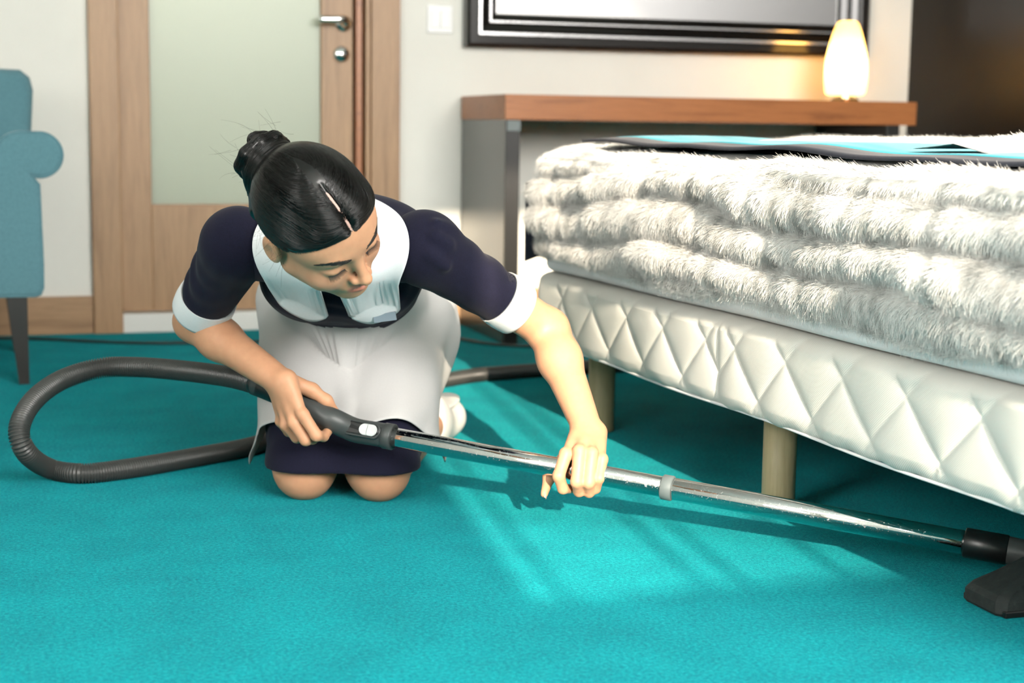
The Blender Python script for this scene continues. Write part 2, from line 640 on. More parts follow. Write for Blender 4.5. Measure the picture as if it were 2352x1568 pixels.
def march(prims, O, D, off, n=70):
    t = np.zeros(len(O))
    for _ in range(n):
        t = np.clip(t + (ev(prims, O + D * t[:, None]) - off) * 0.85, -.1, .45)
    return O + D * t[:, None]


def surface(prims, lo, hi, cell, B=16):
    """sparse surface nets of the implicit body: vertices and quads"""
    lo, hi = np.asarray(lo, float), np.asarray(hi, float)
    nb = np.ceil((hi - lo) / (cell * B)).astype(int)
    half = cell * B * math.sqrt(3) / 2
    I = np.stack(np.meshgrid(*[np.arange(k) for k in nb], indexing='ij'), -1).reshape(-1, 3)
    cen = lo + (I + 0.5) * cell * B
    near = np.zeros(len(cen), bool)
    for p in prims:
        if p.op == 'u':
            near |= np.linalg.norm(cen - p.c, axis=1) < p.r + half + 0.01
    I, cen = I[near], cen[near]
    d = ev(prims, cen)
    ok = np.abs(d) < half * 1.35 + 0.004
    I, cen = I[ok], cen[ok]
    g = np.arange(B + 1)
    loc = np.stack(np.meshgrid(g, g, g, indexing='ij'), -1).reshape(-1, 3)
    big = np.array([(nb[1] + 2) * B * 4, 1, 1])
    NY, NZ = int((nb[1] + 2) * B), int((nb[2] + 2) * B)
    keyf = lambda c: ((c[:, 0] + B) * NY + (c[:, 1] + B)) * NZ + (c[:, 2] + B)
    VK, VP, EK = [], [], []
    corner = np.array([[a, b, c] for a in (0, 1) for b in (0, 1) for c in (0, 1)])
    epairs = [(a, b) for a in range(8) for b in range(a + 1, 8) if np.abs(corner[a] - corner[b]).sum() == 1]
    for bi, bc in zip(I, cen):
        use = []
        for p in prims:
            dist = np.linalg.norm(bc - p.c) - p.r - half
            if p.op == 'u':
                if dist < p.k + 3 * cell:
                    use.append(p)
            elif p.op == 's':
                if dist < p.k + 3 * cell:
                    use.append(p)
            else:
                use.append(p)
        if not any(p.op == 'u' for p in use):
            continue
        gp = loc + bi * B
        D = ev(use, lo + gp * cell).reshape(B + 1, B + 1, B + 1)
        S = D < 0
        if S.all() or not S.any():
            continue
        cs = np.stack([S[a:B + a, b:B + b, c:B + c] for a, b, c in corner], -1)
        cd = np.stack([D[a:B + a, b:B + b, c:B + c] for a, b, c in corner], -1)
        act = cs.any(-1) & ~cs.all(-1)
        idx = np.argwhere(act)
        if len(idx):
            dv, sv = cd[act], cs[act]
            acc = np.zeros((len(idx), 3))
            cnt = np.zeros(len(idx))
            for a, b in epairs:
                x = sv[:, a] != sv[:, b]
                t = dv[:, a] / np.where(x, dv[:, a] - dv[:, b], 1)
                acc += np.where(x[:, None], corner[a] + t[:, None] * (corner[b] - corner[a]), 0)
                cnt += x
            pos = lo + (idx + bi * B + acc / cnt[:, None]) * cell
            VK.append(keyf(idx + bi * B))
            VP.append(pos)
        for ax in range(3):
            sl0 = [slice(0, B)] * 3
            sl1 = [slice(0, B)] * 3
            sl1[ax] = slice(1, B + 1)
            e = np.argwhere(S[tuple(sl0)] != S[tuple(sl1)])
            if len(e):
                flip = S[tuple(sl0)][tuple(e.T)]
                b_, c_ = (ax + 1) % 3, (ax + 2) % 3
                q = []
                for db, dc in ((0, 0), (-1, 0), (-1, -1), (0, -1)):
                    o_ = e + bi * B
                    o_ = o_.copy()
                    o_[:, b_] += db
                    o_[:, c_] += dc
                    q.append(keyf(o_))
                q = np.stack(q, 1)
                q[~flip] = q[~flip][:, ::-1]
                EK.append(q)
    VK, VP, EK = np.concatenate(VK), np.vstack(VP), np.vstack(EK)
    order = np.argsort(VK)
    VK, VP = VK[order], VP[order]
    pos = np.searchsorted(VK, EK)
    pos = np.minimum(pos, len(VK) - 1)
    good = (VK[pos] == EK).all(1)
    return VP, pos[good]


def smooth_mesh(V, Fq, it=2, w=0.5):
    for _ in range(it):
        acc = np.zeros_like(V)
        cnt = np.zeros(len(V))
        for a, b in ((0, 1), (1, 2), (2, 3), (3, 0)):
            np.add.at(acc, Fq[:, a], V[Fq[:, b]])
            np.add.at(cnt, Fq[:, a], 1)
            np.add.at(acc, Fq[:, b], V[Fq[:, a]])
            np.add.at(cnt, Fq[:, b], 1)
        V = V * (1 - w) + w * acc / np.maximum(cnt, 1)[:, None]
    return V

# ------------------------------------------------------------------ room shell
WY = 5.125                      # face of the wall with the door
XL, XR, ZC = -2.0, 3.10, 2.62   # left wall, dark right wall, ceiling


def struct(o):
    o['kind'] = 'structure'
    return o


struct(box('floor', (XL - .15, WIN_Y - .25, -.08), (XR + .15, WY + .35, 0), 'carpet'))
struct(box('ceiling', (XL - .15, WIN_Y - .25, ZC), (XR + .15, WY + .35, ZC + .1), 'ceiling'))
struct(box('wall_right', (XR, WIN_Y - .2, 0), (XR + .12, WY + .3, ZC), 'wall_dark'))


def multi_box(name, boxes, mat, parent=None):
    Vv, Ff = [], []
    for lo, hi in boxes:
        k = len(Vv)
        for z in (lo[2], hi[2]):
            Vv += [(lo[0], lo[1], z), (hi[0], lo[1], z), (hi[0], hi[1], z), (lo[0], hi[1], z)]
        Ff += [tuple(k + q for q in f) for f in ((3, 2, 1, 0), (4, 5, 6, 7), (0, 1, 5, 4), (1, 2, 6, 5), (2, 3, 7, 6), (3, 0, 4, 7))]
    return mesh_obj(name, Vv, Ff, mat, parent, smooth=False)


struct(multi_box('wall_back', [((XL, WY, 0), (.255, WY + .12, ZC)), ((1.215, WY, 0), (XR, WY + .12, ZC)), ((.255, WY, 2.10), (1.215, WY + .12, ZC))], 'wall'))
struct(multi_box('wall_front', [((XL, WIN_Y - .12, 0), (WIN_X0, WIN_Y, ZC)), ((WIN_X1, WIN_Y - .12, 0), (XR, WIN_Y, ZC)),
                                ((WIN_X0, WIN_Y - .12, 0), (WIN_X1, WIN_Y, WIN_Z0)), ((WIN_X0, WIN_Y - .12, WIN_Z1), (WIN_X1, WIN_Y, ZC))], 'wall'))
struct(multi_box('wall_left', [((XL - .12, WIN_Y - .2, 0), (XL, WL_Y0, ZC)), ((XL - .12, WL_Y1, 0), (XL, WY + .3, ZC)), ((XL - .12, WL_Y0, 0), (XL, WL_Y1, WL_Z0)), ((XL - .12, WL_Y0, WL_Z1), (XL, WL_Y1, ZC))], 'wall'))
fill_win = struct(multi_box('fill_window', [((XL - .10, WL_Y0, WL_Z0), (XL - .05, WL_Y1, WL_Z0 + .05)), ((XL - .10, WL_Y0, WL_Z1 - .05), (XL - .05, WL_Y1, WL_Z1)), ((XL - .10, WL_Y0, WL_Z0), (XL - .05, WL_Y0 + .05, WL_Z1)), ((XL - .10, WL_Y1 - .05, WL_Z0), (XL - .05, WL_Y1, WL_Z1))], 'white_paint'))  # frame of the added window, out of view, there for extra daylight
box('glazing_bar', (XL - .09, -.07, WL_Z0 + .05), (XL - .06, -.03, WL_Z1 - .05), 'white_paint', fill_win)
# window behind the camera with its glazing bars
win = struct(multi_box('window_1', [((WIN_X0, WIN_Y - .10, WIN_Z0), (WIN_X1, WIN_Y - .06, WIN_Z0 + .03)), ((WIN_X0, WIN_Y - .10, WIN_Z1 - .03), (WIN_X1, WIN_Y - .06, WIN_Z1)),
                                    ((WIN_X0, WIN_Y - .10, WIN_Z0), (WIN_X0 + .02, WIN_Y - .06, WIN_Z1)), ((WIN_X1 - .03, WIN_Y - .10, WIN_Z0), (WIN_X1, WIN_Y - .06, WIN_Z1))], 'white_paint'))
for x in (.385, .60, .665, .83, .93, 1.75, 2.4):
    box('glazing_bar', (x - .008, WIN_Y - .09, WIN_Z0 + .03), (x + .008, WIN_Y - .07, WIN_Z1 - .03), 'white_paint', win)

# ---- door
door = struct(empty('door_1', (.71, WY, 0)))
DY0, DY1 = WY + .012, WY + .052
box('stile', (.338, DY0, .064), (.434, DY1, 2.06), 'oak', door, .003)
box('stile', (.971, DY0, .064), (1.074, DY1, 2.06), 'oak', door, .003)
box('bottom_rail', (.434, DY0 + .001, .064), (.971, DY1, .393), 'oak', door, .002)
box('top_rail', (.434, DY0 + .001, 1.93), (.971, DY1, 2.06), 'oak_flat', door, .002)
box('glazing_bead', (.434, DY0 + .008, .393), (.971, DY0 + .016, .401), 'oak_flat', door)
g = box('glass_pane', (.434, DY0 + .016, .393), (.971, DY0 + .026, 1.93), 'frosted', door)
g['label'] = 'frosted glass pane'
# lever and lock
Vv, Ff = lathe([(0, .001), (0, .026), (.006, .026), (.009, .022), (.012, .012), (.045, .0115), (.052, .010)], (1.043, DY0, .977), (0, -1, 0), 28)
h = mesh_obj('door_handle', Vv, Ff, 'chrome', door)
path = spline([(1.043, DY0 - .045, .985), (1.025, DY0 - .052, .987), (.99, DY0 - .052, .986), (.955, DY0 - .052, .985)], 20)
Vv, Ff = sweep(path, np.interp(np.linspace(0, 1, 20), [0, .2, .9, 1], [.012, .0125, .0125, .009]), 18)
mesh_obj('lever', Vv, Ff, 'chrome', h)
Vv, Ff = lathe([(0, .001), (0, .026), (.008, .026), (.014, .020), (.017, .001)], (1.036, DY0, .880), (0, -1, 0), 28)
mesh_obj('lock_rosette', Vv, Ff, 'chrome', door)
# casing
t1 = struct(box('trim_1', (.249, WY - .030, 0), (.338, WY + .06, 2.10), 'oak', None, .004))
t2 = struct(multi_box('trim_2', [((1.128, WY - .030, 0), (1.221, WY + .10, 2.10))], 'oak'))
box('reveal_strip', (1.112, WY - .012, 0), (1.128, WY + .10, 2.10), 'oak', t2, .002)
box('stop_strip', (1.084, WY + .006, .0), (1.104, WY + .10, 2.10), 'walnut', t2, .002)
box('shadow_gap', (1.074, WY + .045, .0), (1.114, WY + .10, 2.10), 'door_gap', t2)
struct(box('trim_3', (.249, WY - .030, 2.06), (1.221, WY + .06, 2.15), 'oak_flat'))
struct(box('trim_4', (.336, WY - .022, 0), (1.128, WY + .10, .060), 'white_paint', None, .004))
struct(box('baseboard_left', (XL, WY - .014, 0), (.249, WY, .118), 'oak_flat', None, .002))
struct(box('baseboard_right', (1.221, WY - .014, 0), (XR, WY, .118), 'oak_flat', None, .002))

# ---- unseen hall added behind the frosted door, with a light to brighten the pane
struct(multi_box('wall_hall', [((-.9, WY + 1.5, 0), (2.2, WY + 1.6, ZC)), ((-1.0, WY + .12, 0), (-.9, WY + 1.6, ZC)), ((2.2, WY + .12, 0), (2.3, WY + 1.6, ZC)), ((-1.0, WY + .12, ZC), (2.3, WY + 1.6, ZC + .1)), ((-1.0, WY + .30, -.08), (2.3, WY + 1.6, 0))], 'wall'))
hl_d = bpy.data.lights.new('pane_fill', 'POINT')
hl_d.energy = 60.0
hl_d.color = (1.0, 0.93, 0.82)
hl_d.shadow_soft_size = .10
hl_o = bpy.data.objects.new('pane_fill', hl_d)
hl_o.location = (.52, WY + .55, 1.75)
link(hl_o)

# ---- light switch
sw = empty('light_switch', (1.358, WY, .955))
tag(sw, 'white double rocker light switch on the wall beside the door', 'switch')
box('plate', (1.315, WY - .009, .955), (1.401, WY, 1.045), 'switch_white', sw, .004)
for x0 in (1.328, 1.359):
    box('rocker', (x0, WY - .013, .972), (x0 + .029, WY - .006, 1.028), 'switch_white', sw, .002)

# ---- framed mirror
def ring_frame(name, x0, x1, z0, z1, prof, mat, parent):
    Vv, Ff = [], []
    for ins, y in prof:
        Vv += [(x0 + ins, y, z0 + ins), (x1 - ins, y, z0 + ins), (x1 - ins, y, z1 - ins), (x0 + ins, y, z1 - ins)]
    for k in range(len(prof) - 1):
        for q in range(4):
            q2 = (q + 1) % 4
            Ff.append((k * 4 + q, k * 4 + q2, k * 4 + 4 + q2, k * 4 + 4 + q))
    return mesh_obj(name, Vv, Ff, mat, parent, smooth=False)


mir = empty('framed_mirror', (2.17, WY, .915))
tag(mir, 'large wall mirror in a stepped glossy black frame above the desk', 'mirror')
MX0, MX1, MZ0, MZ1 = 1.437, 2.905, .915, 1.85
ring_frame('frame', MX0, MX1, MZ0, MZ1, [(0, WY), (0, WY - .050), (.010, WY - .060), (.036, WY - .060), (.040, WY - .052), (.045, WY - .052), (.052, WY - .056), (.072, WY - .050), (.080, WY - .040), (.104, WY - .030), (.110, WY - .012)], 'black_lacquer', mir)
ring_frame('silver_bead', MX0, MX1, MZ0, MZ1, [(.0365, WY - .0595), (.038, WY - .064), (.046, WY - .064), (.0475, WY - .054)], 'silver_line', mir)
ring_frame('silver_bead', MX0, MX1, MZ0, MZ1, [(.0775, WY - .0420), (.079, WY - .047), (.084, WY - .047), (.0855, WY - .036)], 'silver_line', mir)
mesh_obj('mirror_glass', [(MX0 + .108, WY - .014, MZ0 + .108), (MX1 - .108, WY - .014, MZ0 + .108), (MX1 - .108, WY - .014, MZ1 - .108), (MX0 + .108, WY - .014, MZ1 - .108)], [(0, 1, 2, 3)], 'mirror', mir, smooth=False)

# ------------------------------------------------------------------ furniture
desk = empty('desk', (2.13, 4.86, 0))
tag(desk, 'wall desk with a thick walnut top on glossy black side panels', 'desk')
box('desk_top', (1.43, 4.62, .679), (2.83, 5.108, .754), 'walnut', desk, .002)
box('side_panel', (1.432, 4.622, 0), (1.478, 5.108, .679), 'desk_panel', desk, .002)
box('side_panel', (2.725, 4.622, 0), (2.772, 5.108, .679), 'black_matte', desk, .002)
box('edge_band', (1.434, 4.6185, 0), (1.477, 4.6225, .644), 'black_matte', desk)
box('bracket', (1.436, 4.616, .645), (1.478, 4.6225, .676), 'clip_grey', desk, .001)

lamp = empty('table_lamp', (2.70, 4.86, .754))
tag(lamp, 'glowing white glass table lamp on the right end of the desk', 'lamp')
LX, LY, LZ = 2.70, 4.86, .754
Vv, Ff = lathe([(0, .001), (0, .046), (.008, .047), (.014, .040), (.022, .030), (.022, .001)], (LX, LY, LZ), (0, 0, 1), 32)
mesh_obj('lamp_base', Vv, Ff, 'black_lacquer', lamp)
Vv, Ff = lathe([(0, .0005), (0, .006), (.004, .008), (.008, .006), (.010, .0005)], (LX - .02, LY - .046, LZ + .011), (0, -1, 0), 16)
mesh_obj('switch_knob', Vv, Ff, 'chrome', lamp)
prof = [(.024, .058), (.030, .065), (.045, .0685), (.09, .0705), (.13, .069), (.17, .063), (.21, .053), (.245, .042), (.262, .034), (.268, .024), (.269, .002)]
prof_t = np.linspace(0, 1, 40)
pp = spline([(t, r_, 0) for t, r_ in prof], 40)
Vv, Ff = lathe([(p[0], max(p[1], .001)) for p in pp], (LX, LY, LZ), (0, 0, 1), 48)
Ff = [f for f in Ff if len(f) == 4]
shade = mesh_obj('lamp_shade', Vv, Ff, 'lamp_glass', lamp)
bl = bpy.data.lights.new('bulb', 'POINT')
bl.energy = 4.5
bl.color = (1.0, 0.66, 0.30)
bl.shadow_soft_size = .025
bo = bpy.data.objects.new('bulb', bl)
bo.location = (LX, LY, LZ + .115)
link(bo)

# ---- armchair
chair = empty('armchair', (-.28, 4.5, 0))
tag(chair, 'blue upholstered armchair with rolled arms at the left edge by the door', 'armchair')


def rounded_extrude(name, poly, y0, y1, mat, parent, bev=.012, mirror_x=None):
    bm = bmesh.new()
    vs = [bm.verts.new((x if mirror_x is None else 2 * mirror_x - x, y0, z)) for x, z in poly]
    f = bm.faces.new(vs)
    r_ = bmesh.ops.extrude_face_region(bm, geom=[f])
    for v_ in [e for e in r_['geom'] if isinstance(e, bmesh.types.BMVert)]:
        v_.co.y = y1
    bmesh.ops.recalc_face_normals(bm, faces=bm.faces[:])
    ed = [e for e in bm.edges if abs(e.verts[0].co.y - e.verts[1].co.y) < 1e-6]
    bmesh.ops.bevel(bm, geom=ed, offset=bev, segments=3, profile=.6, affect='EDGES')
    me = bpy.data.meshes.new(name)
    bm.to_mesh(me)
    bm.free()
    me.polygons.foreach_set('use_smooth', np.full(len(me.polygons), True))
    me.materials.append(M[mat])
    return link(bpy.data.objects.new(name, me), parent)


arm_poly = [(-.035, .222), (-.035, .53)]
for a in np.radians(np.linspace(178, 95, 9)):
    arm_poly.append((.040 + .072 * math.cos(a), .556 + .072 * math.sin(a)))
for a in np.radians(np.linspace(82, -115, 20)):
    arm_poly.append((.080 + .055 * math.cos(a), .573 + .055 * math.sin(a)))
arm_poly += [(.0775, .50), (.0795, .40), (.0815, .30), (.0805, .242), (.074, .226), (.062, .222)]
CX = -.28
for mxr in (None, CX):
    ao = rounded_extrude('arm', arm_poly, 4.150, 4.72, 'chair_blue', chair, .010, mxr)
    pl = [(x if mxr is None else 2 * mxr - x, 4.155, z) for x, z in arm_poly]
    Vv, Ff = sweep(np.array(pl + pl[:1]), .0035, 8, cap=False)
    mesh_obj('piping', Vv, Ff, 'chair_blue', ao)
box('seat_base', (-.53, 4.17, .222), (-.03, 4.80, .34), 'chair_blue', chair, .015, 3)
box('seat_cushion', (-.525, 4.155, .34), (-.035, 4.66, .455), 'chair_blue', chair, .03, 4)
for p in (chair.children[-1], chair.children[-2]):
    p.data.polygons.foreach_set('use_smooth', np.full(len(p.data.polygons), True))
bk = []
for x, z in ((-.60, .24), (.040, .24), (.062, .50), (.078, .74), (.070, .775), (.045, .796), (-.28, .806), (-.605, .796), (-.63, .775), (-.638, .74), (-.622, .50)):
    bk.append((x, z))
b_ = rounded_extrude('backrest', bk, 4.64, 4.80, 'chair_blue', chair, .03)
for v_ in b_.data.vertices:
    v_.co.y += (v_.co.z - .4) * .10
for lx, ly, sx, sy in ((.030, 4.165, 1, -1), (-.590, 4.165, -1, -1), (.020, 4.76, 1, 1), (-.58, 4.76, -1, 1)):
    Vv = []
    for z, hw_ in ((0, .0125), (.222, .0245)):
        cx = lx - (sx * .012 if z > .1 else 0)
        cy = ly + (-sy * .012 if z > .1 else 0)
        Vv += [(cx - hw_, cy - hw_, z), (cx + hw_, cy - hw_, z), (cx + hw_, cy + hw_, z), (cx - hw_, cy + hw_, z)]
    mesh_obj('leg', Vv, [(3, 2, 1, 0), (4, 5, 6, 7), (0, 1, 5, 4), (1, 2, 6, 5), (2, 3, 7, 6), (3, 0, 4, 7)], 'black_matte', chair, smooth=False)

# ------------------------------------------------------------------ bed
BO = np.array([1.17, 2.264, 0.0])
BEY = nrm([-.045, 1, 0])
BEX = np.array([BEY[1], -BEY[0], 0])
BW, BY0, BY1 = 1.50, -.86, 1.125


def bed(x, y, z):
    return BO + BEX * x + BEY * y + np.array([0, 0, z])


def outline(off, r_, step):
    """closed outline of the bed in bed coordinates, grown by off, corner radius r_; points, normals, arc length"""
    x0, x1, y0, y1 = -off, BW + off, BY0 - off, BY1 + off
    pts, nn = [], []

    def seg(a, b):
        n_ = max(2, int(np.linalg.norm(np.subtract(b, a)) / step))
        d = np.subtract(b, a) / np.linalg.norm(np.subtract(b, a))
        for t in np.linspace(0, 1, n_, endpoint=False):
            pts.append(np.add(a, np.subtract(b, a) * t))
            nn.append((-d[1], d[0]))

    def arc(c, a0, a1):
        n_ = max(4, int(abs(a1 - a0) * r_ / step))
        for t in np.linspace(a0, a1, n_, endpoint=False):
            pts.append((c[0] + r_ * math.cos(t), c[1] + r_ * math.sin(t)))
            nn.append((math.cos(t), math.sin(t)))
    P = math.pi
    seg((x0, y0 + r_), (x0, y1 - r_))
    arc((x0 + r_, y1 - r_), P, P / 2)
    seg((x0 + r_, y1), (x1 - r_, y1))
    arc((x1 - r_, y1 - r_), P / 2, 0)
    seg((x1, y1 - r_), (x1, y0 + r_))
    arc((x1 - r_, y0 + r_), 0, -P / 2)
    seg((x1 - r_, y0), (x0 + r_, y0))
    arc((x0 + r_, y0 + r_), -P / 2, -P)
    pts, nn = np.array(pts, float), np.array(nn, float)
    s = np.concatenate([[0], np.cumsum(np.linalg.norm(np.diff(pts, axis=0), axis=1))])
    return pts, nn, s


def shell(name, off, r_, step, prof, disp, mat, parent, cap_top=True, cap_bot=True):
    """sweep a profile of (outward, z) round the outline; disp(pts, s, outward, z) adds outward puff"""
    pts, nn, s = outline(off, r_, step)
    n_, k = len(pts), len(prof)
    o_ = np.array([p[0] for p in prof])
    z_ = np.array([p[1] for p in prof])
    OO, ZZ = np.broadcast_to(o_, (n_, k)), np.broadcast_to(z_, (n_, k))
    dd, dz = disp(pts, s, OO, ZZ)
    XY = pts[:, None, :] + nn[:, None, :] * (OO + dd)[:, :, None]
    G = BO + XY[..., 0:1] * BEX + XY[..., 1:2] * BEY + (ZZ + dz)[..., None] * np.array([0, 0, 1.0])
    i, j = np.meshgrid(np.arange(n_), np.arange(k - 1), indexing='ij')
    i2 = (i + 1) % n_
    Fq = np.stack([i * k + j, i2 * k + j, i2 * k + j + 1, i * k + j + 1], -1).reshape(-1, 4)
    faces = Fq
    o = None
    V = G.reshape(-1, 3)
    faces = [tuple(f) for f in Fq]
    if cap_top:
        faces.append(tuple(ii * k + k - 1 for ii in range(n_)))
    if cap_bot:
        faces.append(tuple(ii * k for ii in range(n_))[::-1])
    o = mesh_obj(name, V, faces, mat, parent)
    return o, G, pts, s


bedbase = empty('bed', bed(.75, .2, 0))
tag(bedbase, 'white quilted box spring bed standing on round wooden legs', 'bed')


def quilt(pts, s, OO, ZZ):
    P, dz = .168, .078
    y = pts[:, 1:2] + 0 * ZZ
    near = y < .222
    # the diamonds restart at the seam near the middle of the long side
    y0 = np.where(near, -.005, .276)
    side = np.abs(pts[:, 0:1] - 0) < .02
    y = np.where(side, y, s[:, None])
    k = (ZZ - .294) * (P / 2) / dz
    a = np.abs(((y - y0 + k) / P + .5) % 1 - .5) * P
    b = np.abs(((y - y0 - k) / P + .5) % 1 - .5) * P
    seam = np.where(side, np.abs(y - .222 - (ZZ - .22) * .05), 1)
    sm = 1 - .8 * np.exp(-seam / .010)
    puff = (.0075 * (1 - np.exp(-a / .022)) * (1 - np.exp(-b / .022)) + .0016 * (1 - np.exp(-a / .003)) * (1 - np.exp(-b / .003))) * sm
    face = np.clip((ZZ - .191) / .02, 0, 1) * np.clip((.343 - ZZ) / .02, 0, 1)
    wob = .0025 * np.sin(y * 17) + .0015 * np.sin(y * 41 + 1)
    low = np.clip((.213 - ZZ) / .02, 0, 1)
    return puff * face + wob * .5, -low * (.003 + .004 * np.sin(y * np.pi / P * 2 + 1) ** 2)


pr_ = [(-.10, .191), (-.03, .191), (-.012, .1915), (-.004, .194), (-.001, .199)] + [(0, z) for z in np.linspace(.204, .320, 52)] + [(-.002, .327), (-.007, .334), (-.015, .339), (-.026, .342), (-.05, .343), (-.10, .343)]
bs, _, _, _ = shell('box_spring', 0, .06, .0045, pr_, quilt, 'ticking', bedbase)
pts, nn, s = outline(-.004, .06, .02)
pz = .1885 + .002 * np.sin(s * 9)
Vv, Ff = sweep(np.array([bed(p[0], p[1], z) for p, z in zip(np.vstack([pts, pts[:1]]), np.append(pz, pz[0]))]), .0028, 8, cap=False)
mesh_obj('piping', Vv, Ff, 'white_cotton', bs)
for x in (.105, BW - .105):
    for y in (.188, .97, -.72):
        Vv, Ff = lathe([(0, .001), (0, .0275), (.003, .029), (.1915, .029), (.1915, .001)], bed(x, y, 0), (0, 0, 1), 28)
        mesh_obj('leg', Vv, Ff, 'pine_leg', bedbase)

mattress = empty('mattress', bed(.75, .2, .344))
tag(mattress, 'mattress in a smooth white sheet between fur blanket and bed base', 'mattress')


def mat_disp(pts, s, OO, ZZ):
    y = s[:, None]
    lowz = np.clip((.40 - ZZ) / .08, 0, 1)
    return .006 * np.sin(y * 4.1) * lowz + .004 * np.sin(y * 9.7 + 2) * lowz, (-.004 * np.sin(y * 5.3 + 1) * lowz * 0.3)


pr_ = [(-.24, .3440), (-.12, .3440), (-.06, .3440), (-.040, .3442), (-.028, .3446), (-.018, .347), (-.011, .352), (-.007, .360), (-.006, .38), (-.010, .44), (-.018, .50), (-.026, .55), (-.05, .575), (-.09, .585), (-.25, .588)]
shell('sheet', 0, .09, .02, pr_, mat_disp, 'sheet_white', mattress)

# ---- fur throw
fur = empty('fur_blanket', bed(.75, .2, .6))
tag(fur, 'thick grey and white faux fur blanket draped over the bed', 'blanket')


def wave(y, seed, freqs, amps):
    rg_ = np.random.default_rng(seed)
    return sum(a * np.sin(f * y + rg_.uniform(0, 6.28)) for f, a in zip(freqs, amps))


FROWS = 4


def fur_disp(pts, s, OO, ZZ):
    y = s[:, None] + 0 * ZZ
    h = (ZZ - .362) / (.625 - .362)                     # 0 hem .. 1 top edge
    side = np.clip((.612 - ZZ) / .02, 0, 1)
    rc = h * 3.8 + wave(y, 1, (1.9, 4.3, 8.9), (.26, .20, .09)) + .10 * np.sin(5 * y + 7 * h)
    row = np.abs(np.sin(np.pi * rc)) ** .55
    ri = np.floor(rc)
    ph = ri * 2.17
    g = np.abs(np.sin(np.pi * (y * 5.2 + .35 * np.sin(7 * y + ph) + ph))) ** .5
    g2 = np.abs(np.sin(np.pi * (y * 11 + .5 * np.sin(5 * y + 2 * ph)))) ** .6
    top = .012 * (row - .6) * (1 - side)
    pinch = sum(a_ * np.exp(-((y - y_ - sl_ * (h - .5)) / w2_) ** 2) for y_, sl_, w2_, a_ in ((.30, .10, .016, .016), (.52, -.06, .012, .012), (.78, .14, .020, .018), (1.02, .05, .014, .012), (1.27, -.10, .018, .017), (1.50, .06, .014, .014), (1.70, -.04, .012, .014), (1.86, .05, .012, .012)))
    diag = .009 * np.sin(9 * y - 6 * h + 1.5 * np.sin(4 * y)) + .006 * np.sin(21 * y + 5 * h)
    hemf = np.clip((ZZ - .362) / .07, 0.15, 1)
    out = side * hemf * (.026 * row + .010 * g * row + .005 * g2 * row + wave(y, 2, (1.9, 4.3), (.006, .005)) + diag - pinch)
    hem = np.clip((.395 - ZZ) / .04, 0, 1)
    dz = (1 - side) * (.006 * np.sin(14 * y) * np.sin(9 * OO * 6) + .004 * g) + hem * (wave(y, 3, (3.1, 7.7, 17), (.006, .005, .004)) + .006 + .020 * np.clip((y - .3) / 1.2, 0, 1))
    inner = np.clip((-OO - .40) / .06, 0, 1)
    dz = dz + inner * .022 * np.clip((1.15 - y) / .25, 0, 1)
    return out, dz


pr_ = [(-.012, .372), (-.004, .364), (.002, .363), (.006, .368), (.009, .376)] + \
      [(.010 - .006 * ((z - .38) / .2) ** 2, z) for z in np.linspace(.384, .565, 44)] + \
      [(.002, .576), (-.004, .586), (-.012, .595), (-.022, .602), (-.034, .607), (-.048, .610), (-.07, .611), (-.10, .611), (-.13, .611), (-.17, .612), (-.22, .613)] + \
      [(-.22 - .05 * q, .614 + .001 * q) for q in range(1, 6)] + [(-.60, .635), (-.70, .632)]
fo, FG, fpts, fs_ = shell('blanket', 0, .11, .0085, pr_, fur_disp, 'fur_base', fur, cap_bot=False)
n_, k = FG.shape[:2]
# strands over the sides and the top that can be seen
du = np.roll(FG, -1, 0) - FG
dv = np.gradient(FG, axis=1)
NN = np.cross(du, dv)
NN /= np.maximum(np.linalg.norm(NN, axis=2, keepdims=True), 1e-9)
cen = FG.mean((0, 1))
outw = (FG - bed(.75, .2, .45))
sgn = np.sign((NN * outw).sum(2, keepdims=True))
NN *= np.where(sgn == 0, 1, sgn)
sel = (fs_ < (BY1 - BY0) + 1.6) | (fs_ > fs_[-1] - .3)
wgt = np.linalg.norm(np.cross(du, dv), axis=2) * sel[:, None]
topcol = np.arange(k) > 60
wgt[:, topcol] *= .35
p_ = (wgt / wgt.sum()).ravel()
NS = 560000
rg = np.random.default_rng(21)
ids = rg.choice(n_ * k, NS, p=p_)
ii, jj = ids // k, ids % k
fu, fv = rg.random(NS), rg.random(NS)
j2 = np.minimum(jj + 1, k - 1)
i2 = (ii + 1) % n_
A = FG[ii, jj] * ((1 - fu) * (1 - fv))[:, None] + FG[i2, jj] * (fu * (1 - fv))[:, None] + FG[ii, j2] * ((1 - fu) * fv)[:, None] + FG[i2, j2] * (fu * fv)[:, None]
Nn = NN[ii, jj]
yl = (A - BO) @ BEY
zl = A[:, 2]
sw1 = np.sin(11 * yl + 7 * zl) + .7 * np.sin(23 * yl - 17 * zl + 1.3)
sw2 = np.sin(15 * yl + 31 * zl + 2.0)
down = np.array([0, 0, -1.0]) + 0 * Nn
xl_ = (A - BO) @ BEX
keepf = ~((xl_ > .03) & (xl_ < .39) & (yl < .92) & (zl > .59))
tang = down - Nn * (down * Nn).sum(1)[:, None]
along = np.cross(Nn, down)
al = np.linalg.norm(along, axis=1)[:, None]
along = np.where(al > .3, along / np.maximum(al, 1e-6), BEY)
dirv = tang * .85 + along * (.22 * sw1)[:, None] + Nn * (.50 + .15 * sw2)[:, None] + rg.normal(size=(NS, 3)) * .22
dirv += np.where((Nn[:, 2] > .8)[:, None], -BEX * .6 + BEY * .3, 0)
dirv /= np.linalg.norm(dirv, axis=1)[:, None]
ln_ = .015 * rg.uniform(.6, 1.25, NS) * (1 + .25 * np.clip((.40 - zl) / .04, 0, 1))
t = np.linspace(0, 1, 4)
